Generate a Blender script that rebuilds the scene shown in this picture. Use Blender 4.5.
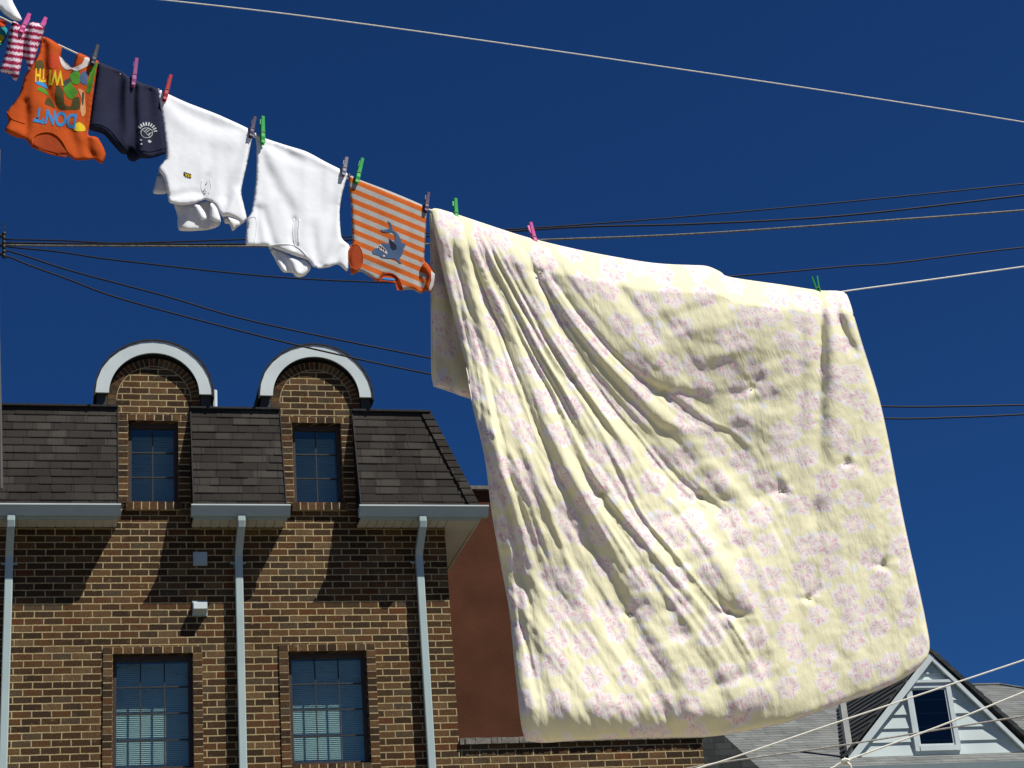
import bpy, bmesh, math, random
import numpy as np
from mathutils import Vector, Matrix
from mathutils.geometry import delaunay_2d_cdt

for o in list(bpy.data.objects): bpy.data.objects.remove(o)
scene = bpy.context.scene
COL = scene.collection
random.seed(7); RNG = np.random.default_rng(7)
R_ = math.radians
GZ = -1.6                                   # ground level; the camera stands at the origin, eye height

# ------------------------------------------------------------------ camera
F_PX, CX, CY = 1850.0, 512.0, 384.0
YAW, PITCH, ROLL = R_(15.08), R_(23.07), R_(-4.87)
Ff = np.array([math.sin(YAW)*math.cos(PITCH), math.cos(YAW)*math.cos(PITCH), math.sin(PITCH)])
_r = np.array([math.cos(YAW), -math.sin(YAW), 0.0]); _u = np.cross(_r, Ff)
Rr = _r*math.cos(ROLL) + _u*math.sin(ROLL)
Uu = -_r*math.sin(ROLL) + _u*math.cos(ROLL)
cam = bpy.data.objects.new('camera', bpy.data.cameras.new('camera')); COL.objects.link(cam)
cam.matrix_world = Matrix(((Rr[0], Uu[0], -Ff[0], 0), (Rr[1], Uu[1], -Ff[1], 0), (Rr[2], Uu[2], -Ff[2], 0), (0, 0, 0, 1)))
cam.data.sensor_width = 36.0; cam.data.lens = F_PX/1024*36.0
cam.data.clip_start = 0.05; cam.data.clip_end = 5000
scene.camera = cam
scene.render.resolution_x, scene.render.resolution_y = 1024, 768

# ------------------------------------------------------------------ light
SUN_EL, SUN_AZ = R_(56.7), R_(50)              # azimuth from the -Y direction towards +X
sdir = Vector((math.sin(SUN_AZ)*math.cos(SUN_EL), -math.cos(SUN_AZ)*math.cos(SUN_EL), math.sin(SUN_EL)))
world = bpy.data.worlds.new('World'); scene.world = world; world.use_nodes = True
wn = world.node_tree; wn.nodes.clear()
w_out = wn.nodes.new('ShaderNodeOutputWorld'); w_bg = wn.nodes.new('ShaderNodeBackground')
w_sky = wn.nodes.new('ShaderNodeTexSky'); w_sky.sky_type = 'NISHITA'; w_sky.sun_disc = False
w_sky.sun_elevation = SUN_EL
w_sky.sun_rotation = math.atan2(sdir.x, sdir.y)
w_sky.altitude = 800; w_sky.air_density = 1.0; w_sky.dust_density = 0.15; w_sky.ozone_density = 4.0
w_mix = wn.nodes.new('ShaderNodeMix'); w_mix.data_type = 'RGBA'; w_mix.blend_type = 'MULTIPLY'
w_mix.inputs[0].default_value = 1.0
w_mix.inputs[7].default_value = (0.139, 0.37, 0.705, 1)   # a polarising filter's deeper blue
wn.links.new(w_sky.outputs[0], w_mix.inputs[6]); wn.links.new(w_mix.outputs[2], w_bg.inputs[0])
w_bg.inputs[1].default_value = 0.053
wn.links.new(w_bg.outputs[0], w_out.inputs[0])
sun = bpy.data.objects.new('sun', bpy.data.lights.new('sun', 'SUN')); COL.objects.link(sun)
sun.data.energy = 5.0; sun.data.angle = R_(0.5); sun.data.color = (1.0, 0.955, 0.88)
sun.rotation_euler = sdir.to_track_quat('Z', 'Y').to_euler()
sun.location = (30, -30, 40)
vs = scene.view_settings
vs.view_transform = 'Standard'; vs.look = 'None'; vs.exposure = 0.35; vs.gamma = 1.0; vs.use_curve_mapping = False

# ------------------------------------------------------------------ helpers
def at(px, py, Y):
    """world point(s) at image position px,py lying at depth Y"""
    px = np.asarray(px, float); py = np.asarray(py, float); Y = np.asarray(Y, float)
    d = (px-CX)[..., None]*Rr + (CY-py)[..., None]*Uu + F_PX*Ff
    return d/d[..., 1:2]*Y[..., None]
def atv(px, py, Y): return Vector(at(px, py, Y))

def thing(name, label, cat, loc=(0, 0, 0), group=None):
    o = bpy.data.objects.new(name, None); COL.objects.link(o); o.location = loc
    o.empty_display_size = 0.2
    o['label'] = label; o['category'] = cat
    if group: o['group'] = group
    return o
def tag(o, label, cat, group=None):
    o['label'] = label; o['category'] = cat
    if group: o['group'] = group
    return o
def world_loc(o):
    v = Vector((0, 0, 0))
    while o is not None: v += o.location; o = o.parent
    return v
def obj(name, bm, mat, parent=None, loc=None, smooth=False):
    """bm holds world coordinates; origin goes to loc (or to the parent's origin)"""
    if isinstance(bm, bmesh.types.BMesh):
        me = bpy.data.meshes.new(name); bm.to_mesh(me); bm.free()
    else: me = bm
    mats = mat if isinstance(mat, (list, tuple)) else [mat]
    if len(me.materials) == 0:
        for m in mats: me.materials.append(m)
    o = bpy.data.objects.new(name, me); COL.objects.link(o)
    org = Vector(loc) if loc is not None else (world_loc(parent) if parent else Vector((0, 0, 0)))
    me.transform(Matrix.Translation(-org))
    if parent: o.parent = parent; o.location = org-world_loc(parent)
    else: o.location = org
    if smooth:
        for p in me.polygons: p.use_smooth = True
    return o
def BM(): return bmesh.new()
def box(bm, x0, x1, y0, y1, z0, z1):
    v = [bm.verts.new(p) for p in ((x0,y0,z0),(x1,y0,z0),(x1,y1,z0),(x0,y1,z0),(x0,y0,z1),(x1,y0,z1),(x1,y1,z1),(x0,y1,z1))]
    for f in ((3,2,1,0),(4,5,6,7),(0,1,5,4),(1,2,6,5),(2,3,7,6),(3,0,4,7)): bm.faces.new([v[i] for i in f])
def hexa(bm, p):
    """8 points: 4 of one face, 4 of the opposite one"""
    v = [bm.verts.new(q) for q in p]
    for f in ((3,2,1,0),(4,5,6,7),(0,1,5,4),(1,2,6,5),(2,3,7,6),(3,0,4,7)): bm.faces.new([v[i] for i in f])
def prism(bm, poly, y0, y1):
    """polygon of (x,z) extruded from y0 to y1"""
    a = [bm.verts.new((x, y0, z)) for x, z in poly]; b = [bm.verts.new((x, y1, z)) for x, z in poly]
    bm.faces.new(a); bm.faces.new(b[::-1]); n = len(poly)
    for i in range(n): bm.faces.new((a[i], b[i], b[(i+1) % n], a[(i+1) % n]))
def prism_x(bm, poly, x0, x1):
    a = [bm.verts.new((x0, y, z)) for y, z in poly]; b = [bm.verts.new((x1, y, z)) for y, z in poly]
    bm.faces.new(a[::-1]); bm.faces.new(b); n = len(poly)
    for i in range(n): bm.faces.new((a[i], a[(i+1) % n], b[(i+1) % n], b[i]))
def holed_wall(bm, x0, x1, z0, z1, y0, y1, holes):
    xs = sorted({x0, x1, *[h[0] for h in holes], *[h[1] for h in holes]}); zs = sorted({z0, z1, *[h[2] for h in holes], *[h[3] for h in holes]})
    V = {}
    def v(x, y, z):
        k = (x, y, z)
        if k not in V: V[k] = bm.verts.new(k)
        return V[k]
    solid = lambda i, j: 0 <= i < len(xs)-1 and 0 <= j < len(zs)-1 and not any(h[0] <= (xs[i]+xs[i+1])/2 <= h[1] and h[2] <= (zs[j]+zs[j+1])/2 <= h[3] for h in holes)
    for i in range(len(xs)-1):
        for j in range(len(zs)-1):
            if not solid(i, j): continue
            a, b, c, d = xs[i], xs[i+1], zs[j], zs[j+1]
            bm.faces.new((v(a,y0,c), v(b,y0,c), v(b,y0,d), v(a,y0,d)))
            bm.faces.new((v(a,y1,d), v(b,y1,d), v(b,y1,c), v(a,y1,c)))
            if not solid(i-1, j): bm.faces.new((v(a,y0,c), v(a,y0,d), v(a,y1,d), v(a,y1,c)))
            if not solid(i+1, j): bm.faces.new((v(b,y0,d), v(b,y0,c), v(b,y1,c), v(b,y1,d)))
            if not solid(i, j-1): bm.faces.new((v(b,y0,c), v(a,y0,c), v(a,y1,c), v(b,y1,c)))
            if not solid(i, j+1): bm.faces.new((v(a,y0,d), v(b,y0,d), v(b,y1,d), v(a,y1,d)))
def catmull(pts, n=8):
    P = [np.asarray(p, float) for p in pts]; P = [2*P[0]-P[1]]+P+[2*P[-1]-P[-2]]; out = []
    for i in range(1, len(P)-2):
        for t in np.linspace(0, 1, n, endpoint=False):
            a, b, c, d = P[i-1:i+3]
            out.append(0.5*((2*b)+(-a+c)*t+(2*a-5*b+4*c-d)*t*t+(-a+3*b-3*c+d)*t**3))
    out.append(P[-2]); return np.array(out)
def tube(bm, pts, r, n=8, closed=False):
    P = [Vector(p) for p in pts]; m = len(P); rings = []
    up = Vector((0.0, 0.3, 1.0)).normalized()
    for i in range(m):
        a = P[(i-1) % m] if closed or i > 0 else P[i]; b = P[(i+1) % m] if closed or i < m-1 else P[i]
        t = (b-a).normalized(); s = t.cross(up)
        if s.length < 1e-3: s = t.cross(Vector((1, 0, 0)))
        s.normalize(); q = s.cross(t); rr = r[i] if hasattr(r, '__len__') else r
        rings.append([bm.verts.new(P[i]+s*(rr*math.cos(2*math.pi*k/n))+q*(rr*math.sin(2*math.pi*k/n))) for k in range(n)])
    for i in range(m if closed else m-1):
        A, B = rings[i], rings[(i+1) % m]
        for k in range(n): bm.faces.new((A[k], A[(k+1) % n], B[(k+1) % n], B[k]))
    if not closed:
        bm.faces.new(rings[0][::-1]); bm.faces.new(rings[-1])

# value noise for cloth
_perm = RNG.permutation(512)
def vnoise(x, y):
    xi = np.floor(x).astype(int); yi = np.floor(y).astype(int); xf = x-xi; yf = y-yi
    u = xf*xf*(3-2*xf); v = yf*yf*(3-2*yf)
    h = lambda a, b: (_perm[(_perm[a & 255]+b) & 255]/255.0)*2-1
    return (h(xi,yi)*(1-u)+h(xi+1,yi)*u)*(1-v)+(h(xi,yi+1)*(1-u)+h(xi+1,yi+1)*u)*v
def seg_dist(px, py, line):
    """signed perpendicular distance and 0..1 position along a polyline (pixels)"""
    best = np.full(px.shape, 1e9); s_at = np.zeros(px.shape); sign = np.ones(px.shape)
    L = [math.hypot(line[i+1][0]-line[i][0], line[i+1][1]-line[i][1]) for i in range(len(line)-1)]; tot = sum(L); acc = 0
    for i in range(len(line)-1):
        ax, ay = line[i]; bx, by = line[i+1]; dx, dy = bx-ax, by-ay; l2 = dx*dx+dy*dy
        t = np.clip(((px-ax)*dx+(py-ay)*dy)/l2, 0, 1); qx = px-ax-t*dx; qy = py-ay-t*dy
        d = np.hypot(qx, qy); m = d < best
        best = np.where(m, d, best); s_at = np.where(m, (acc+t*L[i])/tot, s_at)
        sign = np.where(m, np.where(dx*qy-dy*qx > 0, 1, -1), sign); acc += L[i]
    return best*sign, s_at
def strokes(px, py, S):
    """S: (polyline, amp0, amp1, width0, width1) ; negative amplitude = valley"""
    h = np.zeros(px.shape)
    for line, a0, a1, w0, w1 in S:
        line = [tuple(p) for p in catmull(line, 4)] if len(line) > 2 else line
        d, s = seg_dist(px, py, line); a = a0+(a1-a0)*s; w = w0+(w1-w0)*s
        h += a*np.exp(-(d/w)**2)
    return h

# ------------------------------------------------------------------ materials
def new_mat(name, rough=0.8, spec=0.3):
    m = bpy.data.materials.new(name); m.use_nodes = True
    b = m.node_tree.nodes['Principled BSDF']; b.inputs['Roughness'].default_value = rough
    b.inputs['Specular IOR Level'].default_value = spec
    return m, m.node_tree, b
class N:
    """tiny node-graph writer"""
    def __init__(s, nt): s.t = nt
    def n(s, typ, **kw):
        x = s.t.nodes.new('ShaderNode'+typ)
        for k, v in kw.items(): setattr(x, k, v)
        return x
    def put(s, sock, v):
        if isinstance(v, bpy.types.NodeSocket): s.t.links.new(v, sock)
        elif isinstance(v, (tuple, list)) and sock.type == 'RGBA' and len(v) == 3: sock.default_value = (*v, 1)
        else: sock.default_value = v
    def m(s, op, a, b=0.0, c=0.0, clamp=False):
        x = s.n('Math', operation=op, use_clamp=clamp)
        for i, v in enumerate((a, b, c)): s.put(x.inputs[i], v)
        return x.outputs[0]
    def xyz(s, x, y, z=0.0):
        c = s.n('CombineXYZ')
        for i, v in enumerate((x, y, z)): s.put(c.inputs[i], v)
        return c.outputs[0]
    def sep(s, v):
        c = s.n('SeparateXYZ'); s.put(c.inputs[0], v); return c.outputs
    def mix(s, f, a, b, mode='MIX'):
        x = s.n('Mix', data_type='RGBA', blend_type=mode); s.put(x.inputs[0], f); s.put(x.inputs[6], a); s.put(x.inputs[7], b); return x.outputs[2]
    def noise(s, vec, scale, detail=3.0, rough=0.55):
        x = s.n('TexNoise'); s.put(x.inputs['Vector'], vec); x.inputs['Scale'].default_value = scale
        x.inputs['Detail'].default_value = detail; x.inputs['Roughness'].default_value = rough; return x.outputs[0]
    def ramp(s, f, stops, interp='LINEAR'):
        x = s.n('ValToRGB'); s.put(x.inputs[0], f); r = x.color_ramp; r.interpolation = interp
        while len(r.elements) < len(stops): r.elements.new(0.5)
        for e, (p, c) in zip(r.elements, stops): e.position = p; e.color = (*c, 1)
        return x.outputs[0]
    def step(s, v, a, b):
        x = s.n('MapRange', interpolation_type='SMOOTHSTEP'); s.put(x.inputs[0], v); x.inputs[1].default_value = a; x.inputs[2].default_value = b
        return x.outputs[0]
    def white(s, vec):
        x = s.n('TexWhiteNoise', noise_dimensions='3D'); s.put(x.inputs['Vector'], vec); return x.outputs
    def bump(s, h, strength, dist, bsdf):
        x = s.n('Bump'); s.put(x.inputs['Height'], h); x.inputs['Strength'].default_value = strength; x.inputs['Distance'].default_value = dist
        s.t.links.new(x.outputs[0], bsdf.inputs['Normal'])
def obj_co(g): return g.n('TexCoord').outputs['Object']
def uv_co(g): return g.n('TexCoord').outputs['UV']

def simple(name, col, rough=0.7, var=0.15, scale=6.0, bump=0.0, spec=0.3, metallic=0.0):
    m, nt, b = new_mat(name, rough, spec); g = N(nt); co = obj_co(g)
    f = g.noise(co, scale, 5.0)
    dark = tuple(c*(1-var) for c in col); lite = tuple(min(1, c*(1+var)) for c in col)
    nt.links.new(g.ramp(f, [(0.3, dark), (0.7, lite)]), b.inputs['Base Color'])
    b.inputs['Metallic'].default_value = metallic
    if bump: g.bump(g.noise(co, scale*12, 4.0), 0.5, bump, b)
    return m

_BR = [(0.0, (0.075, 0.046, 0.029)), (0.16, (0.105, 0.060, 0.033)), (0.36, (0.165, 0.082, 0.041)), (0.52, (0.098, 0.062, 0.040)),
              (0.64, (0.205, 0.118, 0.062)), (0.78, (0.135, 0.098, 0.068)), (0.90, (0.235, 0.150, 0.086)), (0.97, (0.19, 0.075, 0.034))]
BRICK_RAMP = [(p, (c[0]*.56, c[1]*.545, c[2]*.46)) for p, c in _BR]
MORTAR = (0.44, 0.36, 0.205)
BW, BH = 0.205, 0.0785
def brick_faces(g, co, r):
    n1 = g.noise(co, 55.0, 5.0, 0.65); n2 = g.noise(co, 14.0, 3.0)
    c = g.ramp(r, BRICK_RAMP, 'CONSTANT')
    c = g.mix(0.75, c, g.ramp(n1, [(0.28, (0.30, 0.28, 0.27)), (0.5, (1, 1, 1)), (0.75, (2.0, 1.9, 1.75))]), 'MULTIPLY')
    c = g.mix(g.step(n2, 0.60, 0.78), c, (0.16, 0.11, 0.06))
    return c, n1
def make_brick():
    m, nt, b = new_mat('brick_bond', 0.9, 0.15); g = N(nt); co = obj_co(g); x, y, z = g.sep(co)
    wob = g.m('MULTIPLY', g.m('SUBTRACT', g.noise(co, 9.0, 2.0), 0.5), 0.010)
    u = g.m('ADD', g.m('ADD', x, y), wob); zz = g.m('ADD', z, g.m('MULTIPLY', g.m('SUBTRACT', g.noise(co, 7.0, 2.0), 0.5), 0.009))
    rz = g.m('DIVIDE', zz, BH); row = g.m('FLOOR', rz)
    off = g.m('ADD', g.m('MULTIPLY', g.m('MODULO', g.m('ADD', row, 1000.0), 2.0), 0.5), g.m('MULTIPLY', g.m('SUBTRACT', g.white(g.xyz(0.0, row, 5.0))[0], 0.5), 0.10))
    cu = g.m('ADD', g.m('DIVIDE', u, BW), off); col = g.m('FLOOR', cu)
    fx = g.m('FRACT', cu); fz = g.m('FRACT', rz)
    dx = g.m('MULTIPLY', g.m('MINIMUM', fx, g.m('SUBTRACT', 1.0, fx)), BW); dz = g.m('MULTIPLY', g.m('MINIMUM', fz, g.m('SUBTRACT', 1.0, fz)), BH)
    edge = g.m('ADD', g.m('MINIMUM', dx, dz), g.m('MULTIPLY', g.m('SUBTRACT', g.noise(co, 70.0, 3.0), 0.5), 0.007))
    mask = g.step(edge, 0.0045, 0.0085)                     # 1 on the brick, 0 on the joint
    r = g.white(g.xyz(col, row, 1.0))[0]
    c, n1 = brick_faces(g, co, r)
    mort = g.mix(1.0, MORTAR, g.ramp(g.noise(co, 25.0, 4.0), [(0.3, (0.7, 0.68, 0.62)), (0.7, (1.15, 1.15, 1.1))]), 'MULTIPLY')
    cc = g.mix(mask, mort, c)
    mp = g.n('Mapping'); g.put(mp.inputs[0], co); mp.inputs['Scale'].default_value = (2.6, 2.6, .28)
    st = g.noise(mp.outputs[0], 1.6, 5.0, .6); big = g.noise(co, .55, 4.0)
    cc = g.mix(.55, cc, g.ramp(st, [(.32, (.66, .65, .64)), (.55, (1.0, 1.0, 1.0)), (.75, (1.18, 1.16, 1.12))]), 'MULTIPLY')
    cc = g.mix(.5, cc, g.ramp(big, [(.3, (.82, .80, .78)), (.7, (1.16, 1.15, 1.12))]), 'MULTIPLY')
    nt.links.new(cc, b.inputs['Base Color'])
    g.bump(g.m('ADD', g.m('MULTIPLY', mask, 1.0), g.m('MULTIPLY', n1, 0.5)), 0.8, 0.006, b)
    return m
def make_single_brick():
    m, nt, b = new_mat('single_brick', 0.9, 0.15); g = N(nt); co = obj_co(g)
    r = g.n('NewGeometry').outputs['Random Per Island']
    c, n1 = brick_faces(g, co, r); nt.links.new(c, b.inputs['Base Color']); g.bump(n1, 0.7, 0.004, b); return m
def make_shingle(name, cols, tab, course, z0=0.0, grain=.8):
    m, nt, b = new_mat(name, 0.95, 0.1); g = N(nt); co = obj_co(g); x, y, z = g.sep(co)
    row = g.m('FLOOR', g.m('DIVIDE', g.m('SUBTRACT', z, z0), course))
    u = g.m('ADD', x, g.m('MULTIPLY', y, .02))
    jit = g.white(g.xyz(0.0, row, 2.0))[0]
    cu = g.m('ADD', g.m('DIVIDE', u, tab), g.m('MULTIPLY', jit, 7.0))
    # tabs of two lengths
    colr = g.m('FLOOR', g.m('ADD', cu, g.m('MULTIPLY', g.m('SINE', g.m('MULTIPLY', cu, 4.1)), 0.22)))
    r = g.white(g.xyz(colr, row, 3.0))[0]
    c = g.ramp(r, cols); n = g.noise(co, 130.0, 4.0, 0.7); n2 = g.noise(co, 1.3, 4.0)
    c = g.mix(grain, c, g.ramp(n, [(0.3, (0.62, 0.62, 0.62)), (0.7, (1.35, 1.35, 1.35))]), 'MULTIPLY')
    c = g.mix(0.6, c, g.ramp(n2, [(0.3, (0.75, 0.74, 0.72)), (0.7, (1.2, 1.2, 1.2))]), 'MULTIPLY')
    fr = g.m('FRACT', cu); gap = g.step(g.m('MINIMUM', fr, g.m('SUBTRACT', 1.0, fr)), 0.006, 0.03)
    c = g.mix(gap, g.mix(1.0, c, (0.5, 0.5, 0.5), 'MULTIPLY'), c)
    fz = g.m('FRACT', g.m('DIVIDE', g.m('SUBTRACT', z, z0), course)); c = g.mix(g.step(fz, .02, .16), g.mix(1.0, c, (.62, .62, .62), 'MULTIPLY'), c)  # shadow line at the foot of each course, painted into the colour
    nt.links.new(c, b.inputs['Base Color']); g.bump(g.m('ADD', n, g.m('MULTIPLY', r, 0.8)), 0.6, 0.004, b); return m
def make_glass(name, tint, glossy, refl=(1, 1, 1)):
    m = bpy.data.materials.new(name); m.use_nodes = True; nt = m.node_tree; nt.nodes.clear(); g = N(nt)
    o = g.n('OutputMaterial'); tr = g.n('BsdfTransparent'); gl = g.n('BsdfGlossy'); mx = g.n('MixShader')
    tr.inputs[0].default_value = (*tint, 1); gl.inputs[0].default_value = (*refl, 1); gl.inputs['Roughness'].default_value = 0.02
    lw = g.n('LayerWeight'); lw.inputs[0].default_value = 0.25
    g.put(mx.inputs[0], g.m('ADD', g.m('MULTIPLY', lw.outputs[0], 0.16), glossy, clamp=True))
    co = obj_co(g); bp = g.n('Bump'); g.put(bp.inputs['Height'], g.noise(co, 3.0, 2.0)); bp.inputs['Strength'].default_value = 0.06; bp.inputs['Distance'].default_value = 0.05
    nt.links.new(bp.outputs[0], gl.inputs['Normal'])
    nt.links.new(tr.outputs[0], mx.inputs[1]); nt.links.new(gl.outputs[0], mx.inputs[2]); nt.links.new(mx.outputs[0], o.inputs[0]); return m
def make_cloth(name, col, weave=900.0, crease=18.0, crease_d=0.006, var=0.06, transl=0.0):
    m, nt, b = new_mat(name, 0.9, 0.12); g = N(nt); co = obj_co(g)
    f = g.noise(co, 9.0, 4.0)
    nt.links.new(g.ramp(f, [(0.3, tuple(c*(1-var) for c in col)), (0.7, tuple(min(1, c*(1+var)) for c in col))]), b.inputs['Base Color'])
    cre = g.noise(co, crease, 5.0, 0.6); wv = g.noise(co, weave, 1.0)
    g.bump(g.m('ADD', cre, g.m('MULTIPLY', wv, 0.03)), 0.6, crease_d, b)
    return m

M = {}
M['brick'] = make_brick(); M['brick1'] = make_single_brick()
M['mortar'] = simple('mortar', MORTAR, 0.95, 0.2, 20, 0.003)
M['shingle'] = make_shingle('brown_shingle', [(0.0, (0.030, 0.027, 0.024)), (0.35, (0.034, 0.0305, 0.027)), (0.7, (0.042, 0.0375, 0.033)), (1.0, (0.056, 0.050, 0.044))], 0.23, 1.33/13, 8.686)
M['grey_shingle'] = make_shingle('grey_shingle', [(0.0, (0.125, 0.134, 0.133)), (0.5, (0.155, 0.164, 0.16)), (1.0, (0.185, 0.195, 0.19))], 0.34, 7.0*.445/36, 5.9085+1.6, .35)
M['dark_shingle'] = make_shingle('dark_shingle', [(0.0, (0.042, 0.047, 0.048)), (1.0, (0.070, 0.077, 0.078))], 0.32, 0.1)
M['white_metal'] = simple('white_metal', (0.40, 0.50, 0.49), 0.45, 0.06, 3.0)
M['ring_white'] = simple('ring_white', (0.56, 0.63, 0.63), 0.5, 0.07, 4.0)
M['soffit'] = simple('soffit_vinyl', (0.66, 0.66, 0.56), 0.6, 0.05, 3.0)
M['dark_edge'] = simple('dark_roof_edge', (0.022, 0.022, 0.024), 0.85, 0.3, 20, 0.002)
M['frame'] = simple('brown_window_frame', (0.055, 0.040, 0.034), 0.5, 0.1, 8)
M['muntin'] = simple('grey_muntin', (0.035, 0.035, 0.035), 0.6, 0.1, 8)
M['blind'] = simple('blind_slats', (0.78, 0.88, 0.84), 0.6, 0.04, 6)
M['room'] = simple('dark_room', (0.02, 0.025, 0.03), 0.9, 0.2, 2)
M['glass'] = make_glass('window_glass', (0.78, 0.86, 0.86), 0.11, (1, .80, .62))
M['dark_glass'] = make_glass('dark_window_glass', (0.25, 0.3, 0.33), 0.04)
M['stucco'] = simple('red_stucco', (0.088, 0.035, 0.019), 0.95, 0.22, 1.6, 0.004, 0.1)
M['stone'] = simple('rough_stone', (0.17, 0.16, 0.135), 0.95, 0.35, 18, 0.01)
M['siding'] = simple('pale_siding', (0.50, 0.58, 0.57), 0.6, 0.07, 2.0)
M['flash'] = simple('pale_flashing', (0.42, 0.43, 0.40), 0.6, 0.15, 5)
M['wire'] = simple('black_cable', (0.012, 0.012, 0.014), 0.6, 0.2, 30)
M['wire_grey'] = simple('twisted_grey_cable', (0.17, 0.17, 0.15), 0.5, 0.5, 40)
M['rope'] = simple('pale_rope', (0.78, 0.77, 0.68), 0.8, 0.15, 120, 0.001)
M['rope_dull'] = simple('weathered_rope', (0.30, 0.29, 0.26), 0.8, 0.3, 90, 0.001)
M['wood'] = simple('weathered_wood', (0.15, 0.12, 0.09), 0.9, 0.3, 12, 0.004)
M['steel'] = simple('galvanised_steel', (0.42, 0.43, 0.42), 0.45, 0.15, 12, 0, 0.5, 0.6)
M['concrete'] = simple('bounce_concrete', (0.31, 0.275, 0.215), 0.95, 0.12, 0.8, 0.004)
M['conduit'] = simple('grey_conduit', (0.085, 0.085, 0.08), 0.7, 0.15, 8)
M['ground'] = simple('pale_ground', (0.07, 0.065, 0.055), 0.95, 0.3, 0.4, 0.01)

# ------------------------------------------------------------------ ground
bm = BM()
g0 = 600.0
for (a, b, c, d) in [(-g0, g0, -g0, g0)]:
    bm.faces.new([bm.verts.new(p) for p in ((a, c, GZ), (b, c, GZ), (b, d, GZ), (a, d, GZ))])
ground = obj('ground', bm, M['ground']); ground['kind'] = 'structure'
bm = BM(); box(bm, -6.0, 10.0, -3.0, 11.0, GZ-.1, GZ+.06)  # unseen pale slab, added to bounce warm fill light onto the quilt
bounce_slab = obj('bounce_slab', bm, M['concrete']); bounce_slab['kind'] = 'structure'

# ------------------------------------------------------------------ brick townhouse
D = 20.0
house = thing('brick_townhouse', 'brown brick townhouse with a mansard roof and two round topped dormers', 'house', (-1.0, D, GZ))
HX0, HX1 = -6.2, 4.432
Z_SOF, Z_GB, Z_GT, Z_RIDGE = 6.975, 6.985, 7.10, 8.415
DORM = [(0.70, 1.515, 1.105), (2.557, 3.403, 2.980)]      # left, right, centre
LOW = [(0.660, 1.513, 4.256, 5.517), (2.563, 3.434, 4.256, 5.517)]
UP = [(0.815, 1.375, 7.27, 8.268), (2.69, 3.262, 7.27, 8.268)]
bm = BM()
holed_wall(bm, HX0, HX1, GZ, Z_SOF, D, D+0.28, LOW)
holed = obj('wall', bm, M['brick'], house)
bm = BM(); box(bm, HX1-0.28, HX1, D+0.28, D+9, GZ, Z_SOF); box(bm, HX0, HX0+0.28, D+0.28, D+9, GZ, Z_SOF); box(bm, HX0, HX1, D+9, D+9.28, GZ, Z_SOF)
obj('side_wall', bm, M['brick'], house)
bm = BM(); box(bm, HX0-0.3, 4.347, D+0.02, D+9.2, Z_RIDGE-0.06, Z_RIDGE-0.01); obj('flat_roof', bm, M['dark_edge'], house)

def brick_row_h(bm, x0, x1, z0, z1, y0, y1, n):           # upright bricks side by side
    w = (x1-x0)/n
    for i in range(n):
        j = 0.0065
        box(bm, x0+i*w+j+random.uniform(-.001, .001), x0+(i+1)*w-j, y0+random.uniform(0, .003), y1, z0+.004+random.uniform(-.001, .001), z1-.004)
def brick_col(bm, x0, x1, z0, z1, y0, y1):
    n = max(1, round((z1-z0)/BH)); h = (z1-z0)/n
    for i in range(n): box(bm, x0+.003, x1-.003, y0+random.uniform(0, .003), y1, z0+i*h+.0065, z0+(i+1)*h-.0065)

def window(x0, x1, z0, z1, cols, rows, ywall, blinds, parent, depth=0.085, back=.105):
    yf = ywall+depth
    bm = BM(); fr = 0.042
    box(bm, x0, x0+fr, yf, yf+0.07, z0, z1); box(bm, x1-fr, x1, yf, yf+0.07, z0, z1)
    box(bm, x0+fr, x1-fr, yf, yf+0.07, z1-fr*1.2, z1); box(bm, x0+fr, x1-fr, yf-0.01, yf+0.07, z0, z0+fr)
    w = obj('window', bm, M['frame'], parent)
    a, b, c, d = x0+fr, x1-fr, z0+fr, z1-fr*1.2
    bm = BM(); yg = yf+0.035
    for i in range(1, cols): xx = a+(b-a)*i/cols; box(bm, xx-.007, xx+.007, yg-.012, yg-.002, c, d)
    for k in range(1, rows): zz = c+(d-c)*k/rows; box(bm, a, b, yg-.014, yg-.0025, zz-.0075, zz+.0075)
    obj('muntin', bm, M['muntin'], w)
    bm = BM(); box(bm, a, b, yg, yg+.005, c, d); obj('pane', bm, M['glass'] , w)
    if blinds:
        bm = BM(); yb = yg+back; z = c+0.01
        while z < d:
            hexa(bm, [(a-.02, yb-.004, z), (b+.02, yb-.004, z), (b+.02, yb+.004, z+.0185), (a-.02, yb+.004, z+.0185), (a-.02, yb-.006, z+.001), (b+.02, yb-.006, z+.001), (b+.02, yb+.002, z+.0195), (a-.02, yb+.002, z+.0195)]); z += 0.0215
        obj('blind', bm, M['blind'], w)
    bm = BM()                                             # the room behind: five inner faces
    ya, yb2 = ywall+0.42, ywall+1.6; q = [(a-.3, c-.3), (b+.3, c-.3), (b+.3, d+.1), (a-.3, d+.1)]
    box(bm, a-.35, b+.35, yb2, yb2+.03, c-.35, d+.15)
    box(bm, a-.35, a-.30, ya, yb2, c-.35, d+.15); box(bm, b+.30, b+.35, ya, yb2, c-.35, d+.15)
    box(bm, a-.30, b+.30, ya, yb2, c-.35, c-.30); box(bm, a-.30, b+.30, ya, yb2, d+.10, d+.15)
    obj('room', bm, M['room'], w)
    return w

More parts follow.
